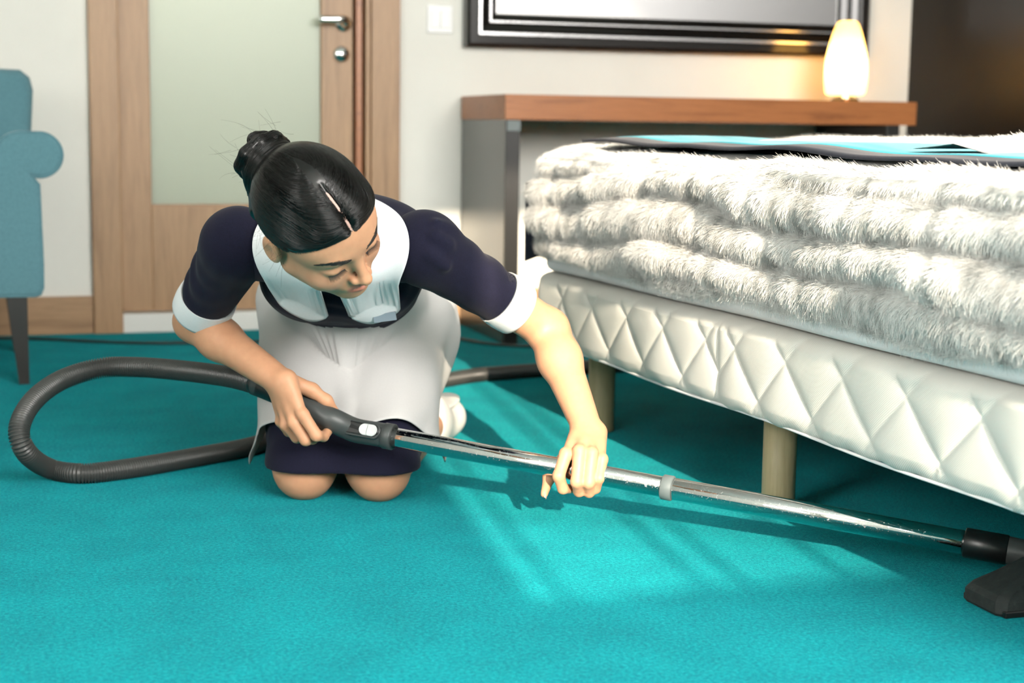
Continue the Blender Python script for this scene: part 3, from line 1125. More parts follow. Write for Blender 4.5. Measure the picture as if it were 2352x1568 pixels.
bend = tang * .5 + rg.normal(size=(NS, 3)) * .15
S = A[:, None] - Nn[:, None] * .002 + (dirv[:, None] * t[None, :, None] + bend[:, None] * (t ** 2)[None, :, None] * .55) * ln_[:, None, None]
def vnoise(u_, w_, seed):
    g = np.random.default_rng(seed).random((256, 256))
    iu, iw = np.floor(u_).astype(int), np.floor(w_).astype(int)
    a_, b_ = u_ - iu, w_ - iw
    a_, b_ = a_ * a_ * (3 - 2 * a_), b_ * b_ * (3 - 2 * b_)
    q = lambda i_, j_: g[(iu + i_) % 256, (iw + j_) % 256]
    return (q(0, 0) * (1 - a_) + q(1, 0) * a_) * (1 - b_) + (q(0, 1) * (1 - a_) + q(1, 1) * a_) * b_


xl2 = (A - BO) @ BEX
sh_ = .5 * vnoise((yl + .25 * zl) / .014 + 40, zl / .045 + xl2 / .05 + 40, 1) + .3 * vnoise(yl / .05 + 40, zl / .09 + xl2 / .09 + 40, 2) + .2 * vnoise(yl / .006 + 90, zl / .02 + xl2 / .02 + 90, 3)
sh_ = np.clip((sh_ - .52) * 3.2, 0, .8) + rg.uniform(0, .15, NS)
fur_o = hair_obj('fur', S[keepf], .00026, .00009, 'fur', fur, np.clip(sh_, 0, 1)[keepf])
fur_o['kind'] = 'stuff'
# dark lining that shows at the far corner
G = np.zeros((12, 6, 3))
for i in range(12):
    for j in range(6):
        G[i, j] = bed(-.016 + .02 * math.sin(i * .5) + .25 * i / 11, BY1 + .016 + .012 * math.sin(i * 1.3), .36 + .035 * j + .01 * math.sin(i))
solid_sheet('lining', G, 'navy_trim', .003, fur)

# ---- runner on top
run = empty('bed_runner', bed(.4, .2, .64))
tag(run, 'teal bed runner with a navy border lying on the fur blanket', 'runner')


def run_z(x, y):
    return .616 + .010 * min(1, max(0, x / .3)) + .010 * min(1, max(0, y + .1)) + .002 * math.sin(9 * y + 1) + .002 * math.sin(17 * y + 6 * x) + .004 * max(0, math.sin(4.1 * y + .9)) + .004 * math.sin(11 * x)


RX0, RX1, RY0, RY1 = .030, .40, -.84, .93


def patch(name, x0, x1, y0, y1, dz, mat):
    nx, ny = max(4, int((x1 - x0) / .02)), max(4, int((y1 - y0) / .02))
    G = np.array([[bed(x, y, run_z(x, y) + dz) for y in np.linspace(y0, y1, ny)] for x in np.linspace(x0, x1, nx)])
    return solid_sheet(name, G, mat, .006, run)


patch('centre_panel', RX0 + .055, RX1 - .055, RY0 + .055, RY1 - .055, .001, 'runner_teal')
for a in ((RX0, RX0 + .055, RY0, RY1), (RX1 - .055, RX1, RY0, RY1), (RX0 + .055, RX1 - .055, RY0, RY0 + .055), (RX0 + .055, RX1 - .055, RY1 - .055, RY1)):
    patch('border', *a, 0, 'navy_trim')

# ------------------------------------------------------------------ vacuum cleaner
T_L, T_R = at(900, 1003, 2.69), at(2215, 1245, 2.364)
TD = nrm(T_R - T_L)
vac = empty('vacuum_cleaner', (T_R[0], T_R[1], 0))
tag(vac, 'vacuum cleaner wand with chrome tube, grey ribbed hose and black nozzle', 'vacuum')
LTUBE = np.linalg.norm(T_R - T_L)
f_clip = (1533 - 900) / (2215 - 900)
f_clip = f_clip * 2.364 ** 0 * (1 / 2.364) / ((1 / 2.69) * (1 - f_clip) + f_clip / 2.364) if False else .455


def tube(name, t0, t1, r_, mat, parent, cap=True, seg=36, bev=.0015):
    a, L = T_L + TD * t0, t1 - t0
    Vv, Ff = lathe([(0, r_ - .006), (0, r_ - bev), (bev, r_), (L - bev, r_), (L, r_ - bev), (L, r_ - .006)], a, TD, seg)
    return mesh_obj(name, Vv, Ff, mat, parent)


# where the grey clip sits along the tube
best = min(np.linspace(.2, .8, 400), key=lambda q: abs((lambda v_: 1176 + F_PX * (v_ @ RT) / (v_ @ FW))(T_L + TD * LTUBE * q - CAM) - 1534))
tc = LTUBE * best
tube('upper_tube', -.02, tc, .0165, 'tube_chrome', vac)
tube('lower_tube', tc - .005, LTUBE + .01, .0175, 'tube_chrome', vac)
tube('clip', tc - .009, tc + .009, .0200, 'clip_grey', vac)
tube('connector', LTUBE, LTUBE + .062, .0222, 'black_plastic', vac)
el = spline([T_R + TD * .055, T_R + TD * .085 + [0, 0, -.001], T_R + TD * .115 + [0, 0, -.006], T_R + TD * .135 + [0.002, -.006, -.018]], 16)
Vv, Ff = sweep(el, np.linspace(.0210, .0190, 16), 28)
mesh_obj('elbow', Vv, Ff, 'handle_grey', vac)
# floor nozzle: low hull with a sloped shoulder
bm = bmesh.new()
rings = [(.000, .0, 0), (.004, .003, 0), (.020, .003, 0), (.028, -.004, .0), (.042, -.020, .012), (.060, -.028, .045), (.070, -.032, .075)]
prev = None
NX0, NX1, NYC, NHY = 1.284, 1.560, 1.868, .047
loops = []
for z, g_, pull in rings:
    x0, x1 = NX0 - g_ + pull, NX1 + g_ - pull
    hy = NHY + g_ * .6
    c_ = .012
    pts4 = [(x0 + c_, NYC - hy), (x1 - c_, NYC - hy), (x1, NYC - hy + c_), (x1, NYC + hy - c_), (x1 - c_, NYC + hy), (x0 + c_, NYC + hy), (x0, NYC + hy - c_), (x0, NYC - hy + c_)]
    loops.append([bm.verts.new((x, y, z + .001)) for x, y in pts4])
for a, b in zip(loops, loops[1:]):
    for q in range(8):
        bm.faces.new((a[q], a[(q + 1) % 8], b[(q + 1) % 8], b[q]))
bm.faces.new(loops[-1])
bm.faces.new(loops[0][::-1])
bmesh.ops.recalc_face_normals(bm, faces=bm.faces[:])
me = bpy.data.meshes.new('nozzle')
bm.to_mesh(me)
bm.free()
me.materials.append(M['nozzle'])
noz = link(bpy.data.objects.new('nozzle', me), vac)
box('nozzle_lip', (NX0 + .004, NYC - NHY - .004, .0005), (NX1 - .004, NYC + NHY + .004, .010), 'black_plastic', noz, .002)
# handle grip with the bend
hp = [T_L + TD * .004, T_L - TD * .03, T_L - TD * .07, at(772, 968, 2.702), at(745, 956, 2.702), at(690, 926, 2.716), at(640, 902, 2.74), at(590, 881, 2.77)]
path = spline(hp, 60)
rr = np.interp(np.linspace(0, 1, 60), [0, .08, .25, .40, .5, .8, 1], [.0205, .0205, .0208, .0206, .0200, .0185, .0195])
Vv, Ff = sweep(path, rr, 36)
hd = mesh_obj('handle', Vv, Ff, 'handle_grey', vac)
tube('handle_collar', -.014, .004, .0222, 'handle_grey', hd)
# slide opening and its button, on the side that faces the room
hx_ = -TD
hn = nrm(-FW + .25 * UP)
hn = nrm(hn - TD * (hn @ TD))
hy_ = np.cross(hn, hx_)


def oval(name, c, lx_, ly_, z0, z1, mat, parent, seg=40, rim=0):
    Vv = []
    for zz, sc_ in ((z0, 1), (z1 - .0006, 1), (z1, .93)):
        for a in np.linspace(0, 2 * np.pi, seg, endpoint=False):
            ca_, sa_ = math.cos(a), math.sin(a)
            x = (lx_ - ly_) * (1 if ca_ > 0 else -1) + ly_ * ca_ * sc_
            y = ly_ * sa_ * sc_
            Vv.append(c + hx_ * x + hy_ * y + hn * (zz - .35 * y * y / .02))
    Ff = [(i * seg + j, i * seg + (j + 1) % seg, (i + 1) * seg + (j + 1) % seg, (i + 1) * seg + j) for i in range(2) for j in range(seg)]
    Ff.append(tuple(2 * seg + j for j in range(seg)))
    return mesh_obj(name, Vv, Ff, mat, parent, smooth=False)


c0 = T_L - TD * .055
oval('slide_frame', c0, .043, .0135, .012, .0258, 'handle_grey', hd)
oval('slide_opening', c0, .040, .0110, .012, .0262, 'black_plastic', hd)
bt = oval('slide_button', T_L - TD * .034, .0165, .0100, .012, .0275, 'button_grey', hd)
a_ = T_L - TD * .034
Vv, Ff = sweep(np.array([a_ + hy_ * y + hn * (.0273 - .35 * y * y / .02) for y in np.linspace(-.0092, .0092, 12)]), .0016, 8)
mesh_obj('ridge', Vv, Ff, 'button_grey', bt)
# ribbed hose
hose_pts = [at(610, 889, 2.757), at(575, 877, 2.79), at(520, 864, 2.84), at(420, 851, 2.92), at(320, 843, 2.97), at(230, 845, 2.98), at(140, 873, 2.94), at(75, 922, 2.87), at(44, 985, 2.82), at(62, 1040, 2.83),
            onfloor(115, 1076, .022), onfloor(190, 1087, .0185), onfloor(300, 1075, .0185), onfloor(450, 1049, .0185), onfloor(600, 1018, .0185),
            np.array([.60, 3.38, .0185]), np.array([.80, 3.68, .0185]), onfloor(1060, 866, .0185), onfloor(1160, 856, .0185), onfloor(1300, 846, .0185), np.array([1.62, 4.02, .0185]), np.array([1.95, 4.03, .0185])]
base = spline(hose_pts, 400)
Lh = np.linalg.norm(np.diff(base, axis=0), axis=1).sum()
nr_ = int(Lh / .0048)
path = spline(hose_pts, nr_ * 4)
rr = np.tile([.0157, .0189, .0189, .0157], nr_)
Vv, Ff = sweep(path, rr, 22, cap=False)
mesh_obj('hose', Vv, Ff, 'hose_grey', vac, smooth=True)
Vv, Ff = sweep(spline([at(640, 902, 2.74), at(612, 890, 2.757), at(588, 881, 2.78)], 12), .0205, 26)
mesh_obj('hose_cuff', Vv, Ff, 'black_plastic', vac)

# ---- mains lead along the wall
cp_ = [(-1.2, 5.05, .005), (-.5, 5.06, .005), onfloor(0, 777, .005), onfloor(100, 778.5, .005), onfloor(200, 783, .005), onfloor(300, 787, .005), onfloor(450, 787, .005), onfloor(620, 783, .005),
       (1.05, 4.84, .005), (1.28, 4.80, .005), (1.40, 4.58, .005), (1.60, 4.50, .005), (1.9, 4.45, .005)]
Vv, Ff = sweep(spline(cp_, 200), .0048, 10)
tag(mesh_obj('power_cord', Vv, Ff, 'cord'), 'thin dark power cord lying on the carpet along the door wall', 'cord')

# ------------------------------------------------------------------ the person
person = empty('person', (0.55, 2.85, 0.0))
tag(person, 'kneeling person in navy dress and white apron holding the vacuum tube', 'person')

# head frame: x her left, y forward, z up
HL = nrm([.809, .197, .554])
HF = np.array([.522, -.674, -.523])
HF = nrm(HF - HL * (HF @ HL))
HU = np.array([-.27, -.712, .648])
HU = nrm(HU - HL * (HU @ HL) - HF * (HU @ HF))
_t = math.radians(6)
HF, HU = HF * math.cos(_t) - HU * math.sin(_t), HU * math.cos(_t) + HF * math.sin(_t)
HM = np.column_stack([HL, HF, HU])
HC = at(828, 602, 2.262) - HM @ np.array([0, .093, 0])      # bridge of the nose
hw = lambda x, y, z: HC + HM @ np.array([x, y, z])

SH_R, EL_R, WR_R = at(545, 566, 2.62), at(447, 738, 2.80), at(648, 878, 2.672)
SH_L, EL_L, WR_L = at(980, 574, 2.60), at(1258, 756, 2.74), at(1352, 992, 2.615)
NECK = at(757, 558, 2.53)
HIP = at(826, 745, 3.10)
SH = (SH_R + SH_L) / 2
KN_R, KN_L = onfloor(704, 1088, 0.05), onfloor(873, 1092, 0.05)
KN_R, KN_L = np.array([KN_R[0], 2.765, .05]), np.array([KN_L[0], 2.72, .05])
KN_R[0], KN_L[0] = .492, .617
HIP_R, HIP_L = HIP + [-.095, .02, 0], HIP + [.09, -.03, 0]
AN_R, AN_L = np.array([.57, 3.15, .05]), np.array([.79, 3.06, .06])

TU = nrm(SH - HIP)
TL = SH_L - SH_R
TL = nrm(TL - TU * (TL @ TU))
TF = np.cross(TU, TL)
if TF[2] > 0:
    TF = -TF
TM = np.column_stack([TL, TF, TU])
LT = np.linalg.norm(SH - HIP)
tw = lambda x, y, z: HIP + TM @ np.array([x, y, z])

# ---- hands: joints of every finger
HAND_L = dict(
    mcp=[at(1300, 1041, 2.560), at(1331, 1034, 2.552), at(1359, 1039, 2.552), at(1383, 1053, 2.559)],
    fing=[[at(1283, 1093, 2.546), at(1293, 1122, 2.558), at(1316, 1122, 2.585)],
          [at(1325, 1106, 2.541), at(1330, 1128, 2.562), at(1334, 1118, 2.588)],
          [at(1352, 1108, 2.541), at(1353, 1130, 2.562), at(1356, 1120, 2.588)],
          [at(1376, 1098, 2.546), at(1368, 1122, 2.562), at(1364, 1121, 2.585)]],
    thumb=[at(1330, 1012, 2.612), at(1294, 1060, 2.618), at(1262, 1094, 2.604), at(1250, 1134, 2.588)])
HAND_R = dict(
    mcp=[at(695, 950, 2.655), at(675, 969, 2.664), at(657, 974, 2.682), at(645, 967, 2.702)],
    fing=[[at(727, 1000, 2.655), at(743, 1002, 2.678), at(757, 986, 2.700)],
          [at(702, 1010, 2.668), at(718, 1008, 2.696), at(735, 988, 2.720)],
          [at(682, 1004, 2.694), at(700, 1002, 2.722), at(715, 980, 2.740)],
          [at(663, 991, 2.722), at(681, 987, 2.744), at(693, 968, 2.752)]],
    thumb=[at(670, 878, 2.692), at(716, 896, 2.700), at(750, 920, 2.702), at(771, 944, 2.712)])

I3 = np.eye(3)
FR = [[.0106, .0097, .0087, .0073], [.0109, .0100, .0090, .0075], [.0106, .0097, .0087, .0073], [.0094, .0085, .0078, .0067]]

body = []
# torso, pelvis, neck
body += [ell(tw(0, -.02, .34), TM, (.118, .062, .18)), ell(tw(0, -.015, .14), TM, (.100, .060, .16), k=.04),
         ell(tw(0, -.02, .0), TM, (.14, .10, .11), k=.04),
         cone(SH_R * .92 + SH_L * .08, SH_L * .92 + SH_R * .08, .040, .040, k=.03),
         cone(NECK - TF * .0, hw(0, -.028, -.055), .052, .047, k=.035)]
# arms
for s_, e_, w_ in ((SH_R, EL_R, WR_R), (SH_L, EL_L, WR_L)):
    body += [cone(s_, e_, .047, .034, k=.03),
             cone(e_, e_ + (w_ - e_) * .3, .0345, .0355, k=.018),
             cone(e_ + (w_ - e_) * .3, w_, .0345, .0235, k=.02)]
# legs
for h_, kn, an in ((HIP_R, KN_R, AN_R), (HIP_L, KN_L, AN_L)):
    body += [cone(h_, kn + [0, .03, .012], .078, .050, k=.04), cone(kn, an, .047, .034, k=.03),
             ell(kn + [0, .0, .0], I3, (.050, .050, .050), k=.02)]
# hands
for H, w_, e_ in ((HAND_L, WR_L, EL_L), (HAND_R, WR_R, EL_R)):
    wd = nrm(w_ - e_)
    for q, mc in enumerate(H['mcp']):
        side = (H['mcp'][3] - H['mcp'][0]) * (q / 3 - .5) * .45
        body.append(cone(w_ + side, mc + (w_ - mc) * .12, .0175, .0098 if q < 3 else .0090, k=.010))
    for q, (mc, fg) in enumerate(zip(H['mcp'], H['fing'])):
        body.append(chain([mc + (w_ - mc) * .2, mc - FW * .002 + (fg[0] - mc) * .02] + fg, [.0088, FR[q][0]] + FR[q][1:], .004, k=.0022))
    body.append(chain(H['thumb'], [.0150, .0120, .0098, .0062], .008, k=.008))

# head
hx = lambda x, y, z, rx, ry, rz, **kw: ell(hw(x, y, z), HM, (rx, ry, rz), **kw)
hs = lambda x, y, z, r_, **kw: ell(hw(x, y, z), HM, (r_, r_, r_), **kw)
hc_ = lambda a, b, ra, rb, **kw: cone(hw(*a), hw(*b), ra, rb, **kw)
head = [hx(0, -.008, .038, .0705, .0850, .0760, k=.01),
        hx(0, .022, -.026, .0575, .061, .076, k=.03),
        hx(0, .045, .030, .060, .040, .050, k=.03)]
for s_ in (-1, 1):
    head += [hc_((s_ * .051, .005, -.046), (s_ * .011, .064, -.086), .018, .0160, k=.03),
             hx(s_ * .036, .054, -.036, .025, .024, .026, k=.022)]
head += [hs(0, .068, -.087, .0155, k=.022),
         hc_((-.030, .0755, .021), (.030, .0755, .021), .0085, .0085, k=.016)]
for s_ in (-1, 1):
    head += [hx(s_ * .033, .0925, -.001, .018, .011, .011, op='s', k=.014),
             hx(s_ * .0325, .0665, -.004, .0165, .0165, .0130, k=.004),
             hx(s_ * .0325, .0845, -.0132, .014, .004, .0018, op='s', k=.004)]
head += [hc_((0, .080, .010), (0, .1005, -.033), .0066, .0086, k=.012),
         hs(0, .1025, -.0355, .0088, k=.006)]
for s_ in (-1, 1):
    head += [hx(s_ * .0112, .0905, -.0395, .0072, .0095, .0068, k=.006),
             hx(s_ * .0058, .0975, -.0465, .0036, .0046, .0032, op='s', k=.003)]
head += [hx(0, .0745, -.062, .025, .016, .017, k=.014),
         hc_((-.019, .0795, -.0640), (0, .0890, -.0598), .0030, .0052, k=.006),
         hc_((.019, .0795, -.0640), (0, .0890, -.0598), .0030, .0052, k=.006),
         hc_((-.016, .0795, -.0685), (0, .0875, -.0703), .0035, .0062, k=.006),
         hc_((.016, .0795, -.0685), (0, .0875, -.0703), .0035, .0062, k=.006),
         hx(0, .0955, -.0655, .022, .0085, .0016, op='s', k=.003)]
for s_ in (-1, 1):
    head += [hx(s_ * .0755, -.012, -.008, .0085, .018, .029, k=.006),
             hx(s_ * .0840, -.008, -.006, .0050, .010, .017, op='s', k=.005)]
for p in head:
    body.append(p)

BODY_CELL = 0.0022
V, Fq = surface(body, (0.15, 2.10, -0.02), (1.10, 3.30, 0.75), BODY_CELL)
V = smooth_mesh(V, Fq, 1, .4)
body_o = mesh_obj('body', V, Fq, 'skin', person)
# skin tint
tint = np.tile(np.array([.585, .315, .185, 1.0], np.float32), (len(V), 1))
hl = (V - HC) @ HM
lip = (np.abs(hl[:, 0]) < .0225) & (hl[:, 1] > .076)
yl = hl[:, 2] + .0652
wl = np.clip(1.25 - np.sqrt((hl[:, 0] / .0205) ** 2 + (yl / .0105) ** 2), 0, .3) / .3
wl = np.where(lip, wl, 0)[:, None] * .75
tint[:, :3] = tint[:, :3] * (1 - wl) + np.array([.52, .17, .13]) * wl
ck = np.exp(-((np.abs(hl[:, 0]) - .038) ** 2 + (hl[:, 1] - .06) ** 2 + (hl[:, 2] + .03) ** 2) / .0007)[:, None] * .35
tint[:, :3] = tint[:, :3] * (1 - ck) + np.array([.63, .29, .20]) * ck
scalp = (hl[:, 2] > .8 * (hl[:, 1] - .012) + .012) & (np.linalg.norm(hl, axis=1) < .14) & (np.abs(hl[:, 0]) < .0715)
tint[scalp, :3] = np.where(np.abs(hl[scalp, 0:1]) < .006, np.array([[.50, .33, .28]]), np.array([[.05, .04, .035]]))
ca = body_o.data.attributes.new('tint', 'FLOAT_COLOR', 'POINT')
ca.data.foreach_set('color', tint.ravel())

# fingernails that show
def nail(p_prev, p_tip, r_, face):
    d = nrm(p_tip - p_prev)
    n_ = nrm(face - d * (face @ d))
    s_ = np.cross(d, n_)
    c = p_tip + n_ * (r_ * .80) + d * r_ * .1
    G = np.zeros((7, 7, 3))
    for i, u in enumerate(np.linspace(-1, 1, 7)):
        for j, w_ in enumerate(np.linspace(-1, 1, 7)):
            k = math.sqrt(max(0, 1 - .35 * abs(u * w_)))
            G[i, j] = c + d * u * r_ * 1.1 + s_ * w_ * r_ * .72 * k - n_ * (abs(w_) ** 2) * r_ * .28
    return solid_sheet('fingernail', G, 'nail', .0006, body_o)


nail(HAND_L['thumb'][2], HAND_L['thumb'][3], .0066, RT * .8 - UP * .1 - FW * .5)
nail(HAND_R['fing'][0][1], HAND_R['fing'][0][2], .0070, -UP * .8 + RT * .6 - FW * .3)
nail(HAND_R['thumb'][2], HAND_R['thumb'][3], .0066, UP * .5 + RT * .6 - FW * .3)

# ---- hair
def hair_field(extra=0.0):
    def f(P):
        q = (P - HC) @ HM
        x, y, z = q[:, 0], q[:, 1], q[:, 2]
        cr = smin(f_ell((0, -.008, .038), I3, (.0705, .0850, .0760))[0](q), f_ell((0, .045, .030), I3, (.060, .040, .050))[0](q), .03)
        hl_ = z - (.80 * (y - .012) + .006 + .10 * np.abs(x) * (y > 0.02))
        rise = np.clip(hl_ / .035, 0, 1)
        th = .0022 + .0063 * rise * (2 - rise) + extra
        th = .0022 + (th - .0022) * (1 - .8 * np.exp(-(x / .018) ** 2) * np.clip((y + .005) / .03, 0, 1))
        part = np.exp(-(x / .0030) ** 2) * np.clip((y - .014) / .02, 0, 1)
        th = th * (1 - part) - .0018 * part
        return smax(cr - th, -hl_ + .0, .005)
    return f


BUN = np.array([0.000, -.100, .030])
bn = lambda x, y, z: hw(BUN[0] + x, BUN[1] + y, BUN[2] + z)
hair = [Pr(hair_field(), hw(0, -.012, .042), .12, k=.004), ell(bn(0, 0, 0), HM, (.044, .030, .044), k=.012)]
for q in range(10):                       # the coil of the bun
    a0, a1 = q * .75, (q + 1) * .75
    r0, r1 = .036 - .0016 * q, .036 - .0016 * (q + 1)
    hair.append(cone(bn(r0 * math.cos(a0), -.016 - .0022 * q, r0 * math.sin(a0)), bn(r1 * math.cos(a1), -.016 - .0022 * (q + 1), r1 * math.sin(a1)), .0125, .0125, k=.0035))
hair += [cone(hw(-.045, -.070, .0), hw(-.012, -.105, .02), .018, .016, k=.02),
         cone(hw(.045, -.070, .0), hw(.012, -.105, .02), .018, .016, k=.02)]
V, Fq = surface(hair, hw(0, 0, 0) - .2, hw(0, 0, 0) + .2, 0.0019)
hair_o = mesh_obj('hair', V, Fq, 'hair', person)
hair_o['label'] = 'black hair parted in the middle and pinned in a bun'

# strands combed from the parting and the hairline towards the bun
def strands(n_, steps, step, seed):
    rg = np.random.default_rng(seed)
    # random points on the cap
    d = rg.normal(size=(n_ * 3, 3))
    d /= np.linalg.norm(d, axis=1)[:, None]
    q = np.array([0, -.008, .038]) + d * np.array([.0705, .0850, .0760]) * 1.08
    keep = q[:, 2] > .8 * (q[:, 1] - .012) + .012
    q = q[keep][:n_]
    u_ = rg.random(len(q))
    line = u_ > .80                     # some start at the hairline
    kk = line.sum()
    sx_ = rg.uniform(-.069, .069, kk)
    yy_ = .002 + .074 * np.sqrt(np.maximum(0, 1 - (sx_ / .071) ** 2))
    q[line] = np.stack([sx_, yy_, .8 * (yy_ - .012) + .006 + rg.uniform(.001, .012, kk)], 1)
    front = u_ < .36
    # start many of them along the parting
    k = front.sum()
    yy = rg.uniform(-.03, .074, k)
    sx = np.where(rg.random(k) < .5, -1, 1) * rg.uniform(.0006, .0065, k)
    zz = .038 + .076 * np.sqrt(np.maximum(0, 1 - ((yy + .008) / .0850) ** 2)) + .006
    q[front] = np.stack([sx, yy, zz], 1)
    front = front
    q = q[~((~front) & (np.abs(q[:, 0]) < .008) & (q[:, 1] > .01))]
    P = HC + q @ HM.T
    out = []
    capf = [hair[0]]
    off = rg.uniform(-.0001, .0004, len(q))
    sid = np.sign(q[:, 0])
    for s_ in range(steps):
        o2 = off - .0020 * (s_ == 0) - .0022 * max(0, (s_ - steps + 3) / 2.0)
        for _ in range(2):
            P = P - grad(capf, P) * (ev(capf, P) - o2)[:, None]
        out.append(P.copy())
        ql = (P - HC) @ HM
        to = BUN - ql
        to /= np.linalg.norm(to, axis=1)[:, None]
        w_ = np.clip(1 - np.abs(ql[:, 0]) / .045, 0, 1) * np.clip((ql[:, 1] + .03) / .06, 0, 1)
        dirl = to + np.stack([sid * 1.6 * w_, -.1 * w_, -.5 * w_], 1)
        dw = dirl @ HM.T
        g = grad(capf, P)
        dw = dw - g * np.sum(dw * g, 1)[:, None]
        dw /= np.maximum(np.linalg.norm(dw, axis=1)[:, None], 1e-9)
        P = P + dw * step
    out = np.stack(out, 1)
    ql = (out - HC) @ HM
    bad = ((np.abs(ql[:, 2:, 0]) < .0015) & (ql[:, 2:, 1] > .012)).any(1)
    return out[~bad]


S = strands(19000, 14, .010, 3)
hs_o = hair_obj('hair_strands', S, .00042, .00030, 'hair', hair_o)
hs_o['kind'] = 'stuff'
# the wound strands of the bun
nb_ = 900
th0 = RNG.uniform(0, 6.283, nb_)
rb_ = RNG.uniform(.006, .050, nb_)
yb_ = RNG.uniform(-.05, .012, nb_)
ts = np.linspace(0, 1.5, 9)
Q = np.stack([BUN[0] + rb_[:, None] * np.cos(th0[:, None] + ts), np.broadcast_to(BUN[1] + yb_[:, None], (nb_, 9)), BUN[2] + rb_[:, None] * np.sin(th0[:, None] + ts)], -1)
Pb = (HC + Q.reshape(-1, 3) @ HM.T)
for _ in range(3):
    Pb = Pb - grad(hair, Pb) * (ev(hair, Pb) - .0002)[:, None]
Pb = Pb.reshape(nb_, 9, 3)
okb = np.linalg.norm(np.diff(Pb, axis=1), axis=2).max(1) < .02
bs_o = hair_obj('bun_strands', Pb[okb], .00045, .00030, 'hair', hair_o)
bs_o['kind'] = 'stuff'
# loose wisps
rg = np.random.default_rng(5)
W = []
for i in range(70):
    if i < 45:
        b0 = np.array([rg.uniform(-.045, .045), rg.uniform(-.14, -.08), rg.uniform(.0, .1)])
        d = nrm(np.array([rg.uniform(-1, .4), rg.uniform(-1, -.2), rg.uniform(-.6, .9)]))
    else:
        b0 = np.array([-.074, rg.uniform(-.04, .02), rg.uniform(-.02, .05)])
        d = nrm(np.array([-.6, rg.uniform(-.3, .4), rg.uniform(-1, .0)]))
    l_ = rg.uniform(.015, .045)
    c = rg.normal(size=3) * .35
    W.append([hw(*(b0 + d * l_ * t + c * l_ * t * t)) for t in np.linspace(0, 1, 7)])
hw_o = hair_obj('hair_wisps', np.array(W), .00012, .00006, 'hair', hair_o)
hw_o['kind'] = 'stuff'

# lashes and brows follow the skin
def on_face(q, off):
    P = HC + np.asarray(q) @ HM.T
    for _ in range(6):
        P = P - grad(body, P) * (ev(body, P) - off)[:, None]
    return P


for s_ in (-1, 1):
    n_ = 40
    u = np.linspace(-1, 1, n_)
    root = np.stack([s_ * (.0325 + .0135 * u), .083 - .006 * u ** 2, -.0105 - .0015 * (1 - u ** 2)], 1)
    R0 = on_face(root, .0002)
    L = []
    for i in range(n_):
        d = nrm(np.array([s_ * (.35 * u[i] + .15), 1.0, -.55]))
        up_ = np.array([0, .2, .6])
        ll = .0085 * (.75 + .35 * (u[i] + 1) / 2) * rg.uniform(.8, 1.1)
        L.append([R0[i] + HM @ (d * ll * t + up_ * ll * t * t * .5) for t in np.linspace(0, 1, 5)])
    hair_obj('eyelashes', np.array(L), .00027, .00008, 'lash', body_o)
    # lid line
    t = np.linspace(-1, 1, 24)
    line = np.stack([s_ * (.0325 + .0145 * t), .083 - .006 * t ** 2, -.0108 - .0015 * (1 - t ** 2)], 1)
    Vv, Ff = sweep(on_face(line, .0001), .00045, 8)
    mesh_obj('lash_line', Vv, Ff, 'lash', body_o)
    # brow
    n_ = 300
    u = rg.uniform(0, 1, n_)
    zz = .0195 + .0075 * np.sin(u * 2.2) - .009 * np.clip(u - .6, 0, 1) + rg.normal(size=n_) * .0017 * (1 - .55 * u)
    q0 = np.stack([s_ * (.013 + .042 * u), .088 - .022 * u, zz], 1)
    q1 = q0 + np.stack([s_ * .0065 * np.ones(n_), -.002 * np.ones(n_), .0016 * (1 - 1.6 * u)], 1)
    A = [on_face(q0 + (q1 - q0) * k, .0004) for k in (0, .5, 1)]
    hair_obj('eyebrow', np.stack(A, 1), .00030, .00012, 'brow', body_o)

# ---- dress
def f_skirt(P):
    a = HIP + [0, .02, 0]
    b = (KN_R + KN_L) / 2 + [0, .0, .02]
    ba = b - a
    L = np.linalg.norm(ba)
    z_ = ba / L
    x_ = KN_L - KN_R
    x_ = nrm(x_ - z_ * (x_ @ z_))
    y_ = np.cross(z_, x_)
    q = P - a
    t = q @ z_
    u, w_ = q @ x_, q @ y_
    tt = np.clip(t / L, 0, 1)
    hw_ = .178 - .046 * tt
    ht = .108 - .040 * tt
    rr = .062 - .006 * tt
    dx = np.abs(u) - (hw_ - rr)
    dy = np.abs(w_) - (ht - rr)
    # the cloth dips between the thighs
    dip = .018 * np.exp(-(u / .05) ** 2) * tt
    d2 = np.hypot(np.maximum(dx, 0), np.maximum(dy, 0)) + np.minimum(np.maximum(dx, dy), 0) - rr + dip
    end = np.maximum(-t - .06, t - L - .015)
    return smax(d2, end, .06)


HEM_Z = .058
kc = (KN_R + KN_L) / 2
skirt = Pr(f_skirt, (HIP + kc) / 2, .38, k=.04)
bodice = [ell(tw(0, -.014, .34), TM, (.145, .088, .20)), ell(tw(0, -.056, LT - .055), TM, (.150, .058, .09), k=.04), ell(tw(0, -.01, .14), TM, (.128, .082, .18), k=.04),
          ell(tw(0, .022, LT - .15), TM, (.126, .056, .085), k=.03), ell(tw(.056, .030, LT - .14), TM, (.062, .050, .066), k=.03), ell(tw(-.056, .030, LT - .14), TM, (.062, .050, .066), k=.03),
          ell(tw(0, -.02, .0), TM, (.168, .125, .13), k=.06),
          cone(SH_R * .94 + SH_L * .06, SH_L * .94 + SH_R * .06, .054, .054, k=.05),
          cone(NECK + TU * -.03, NECK - TU * .02, .062, .060, k=.05)]
drape = [cone(KN_R + [0, -.006, .012], KN_R + [-.002, -.012, -.05], .064, .064, k=.02),
         cone(KN_L + [0, -.006, .012], KN_L + [.004, -.012, -.05], .066, .066, k=.02),
         cone(KN_R + [0, -.004, .004], KN_L + [0, -.004, .004], .062, .062, k=.03)]
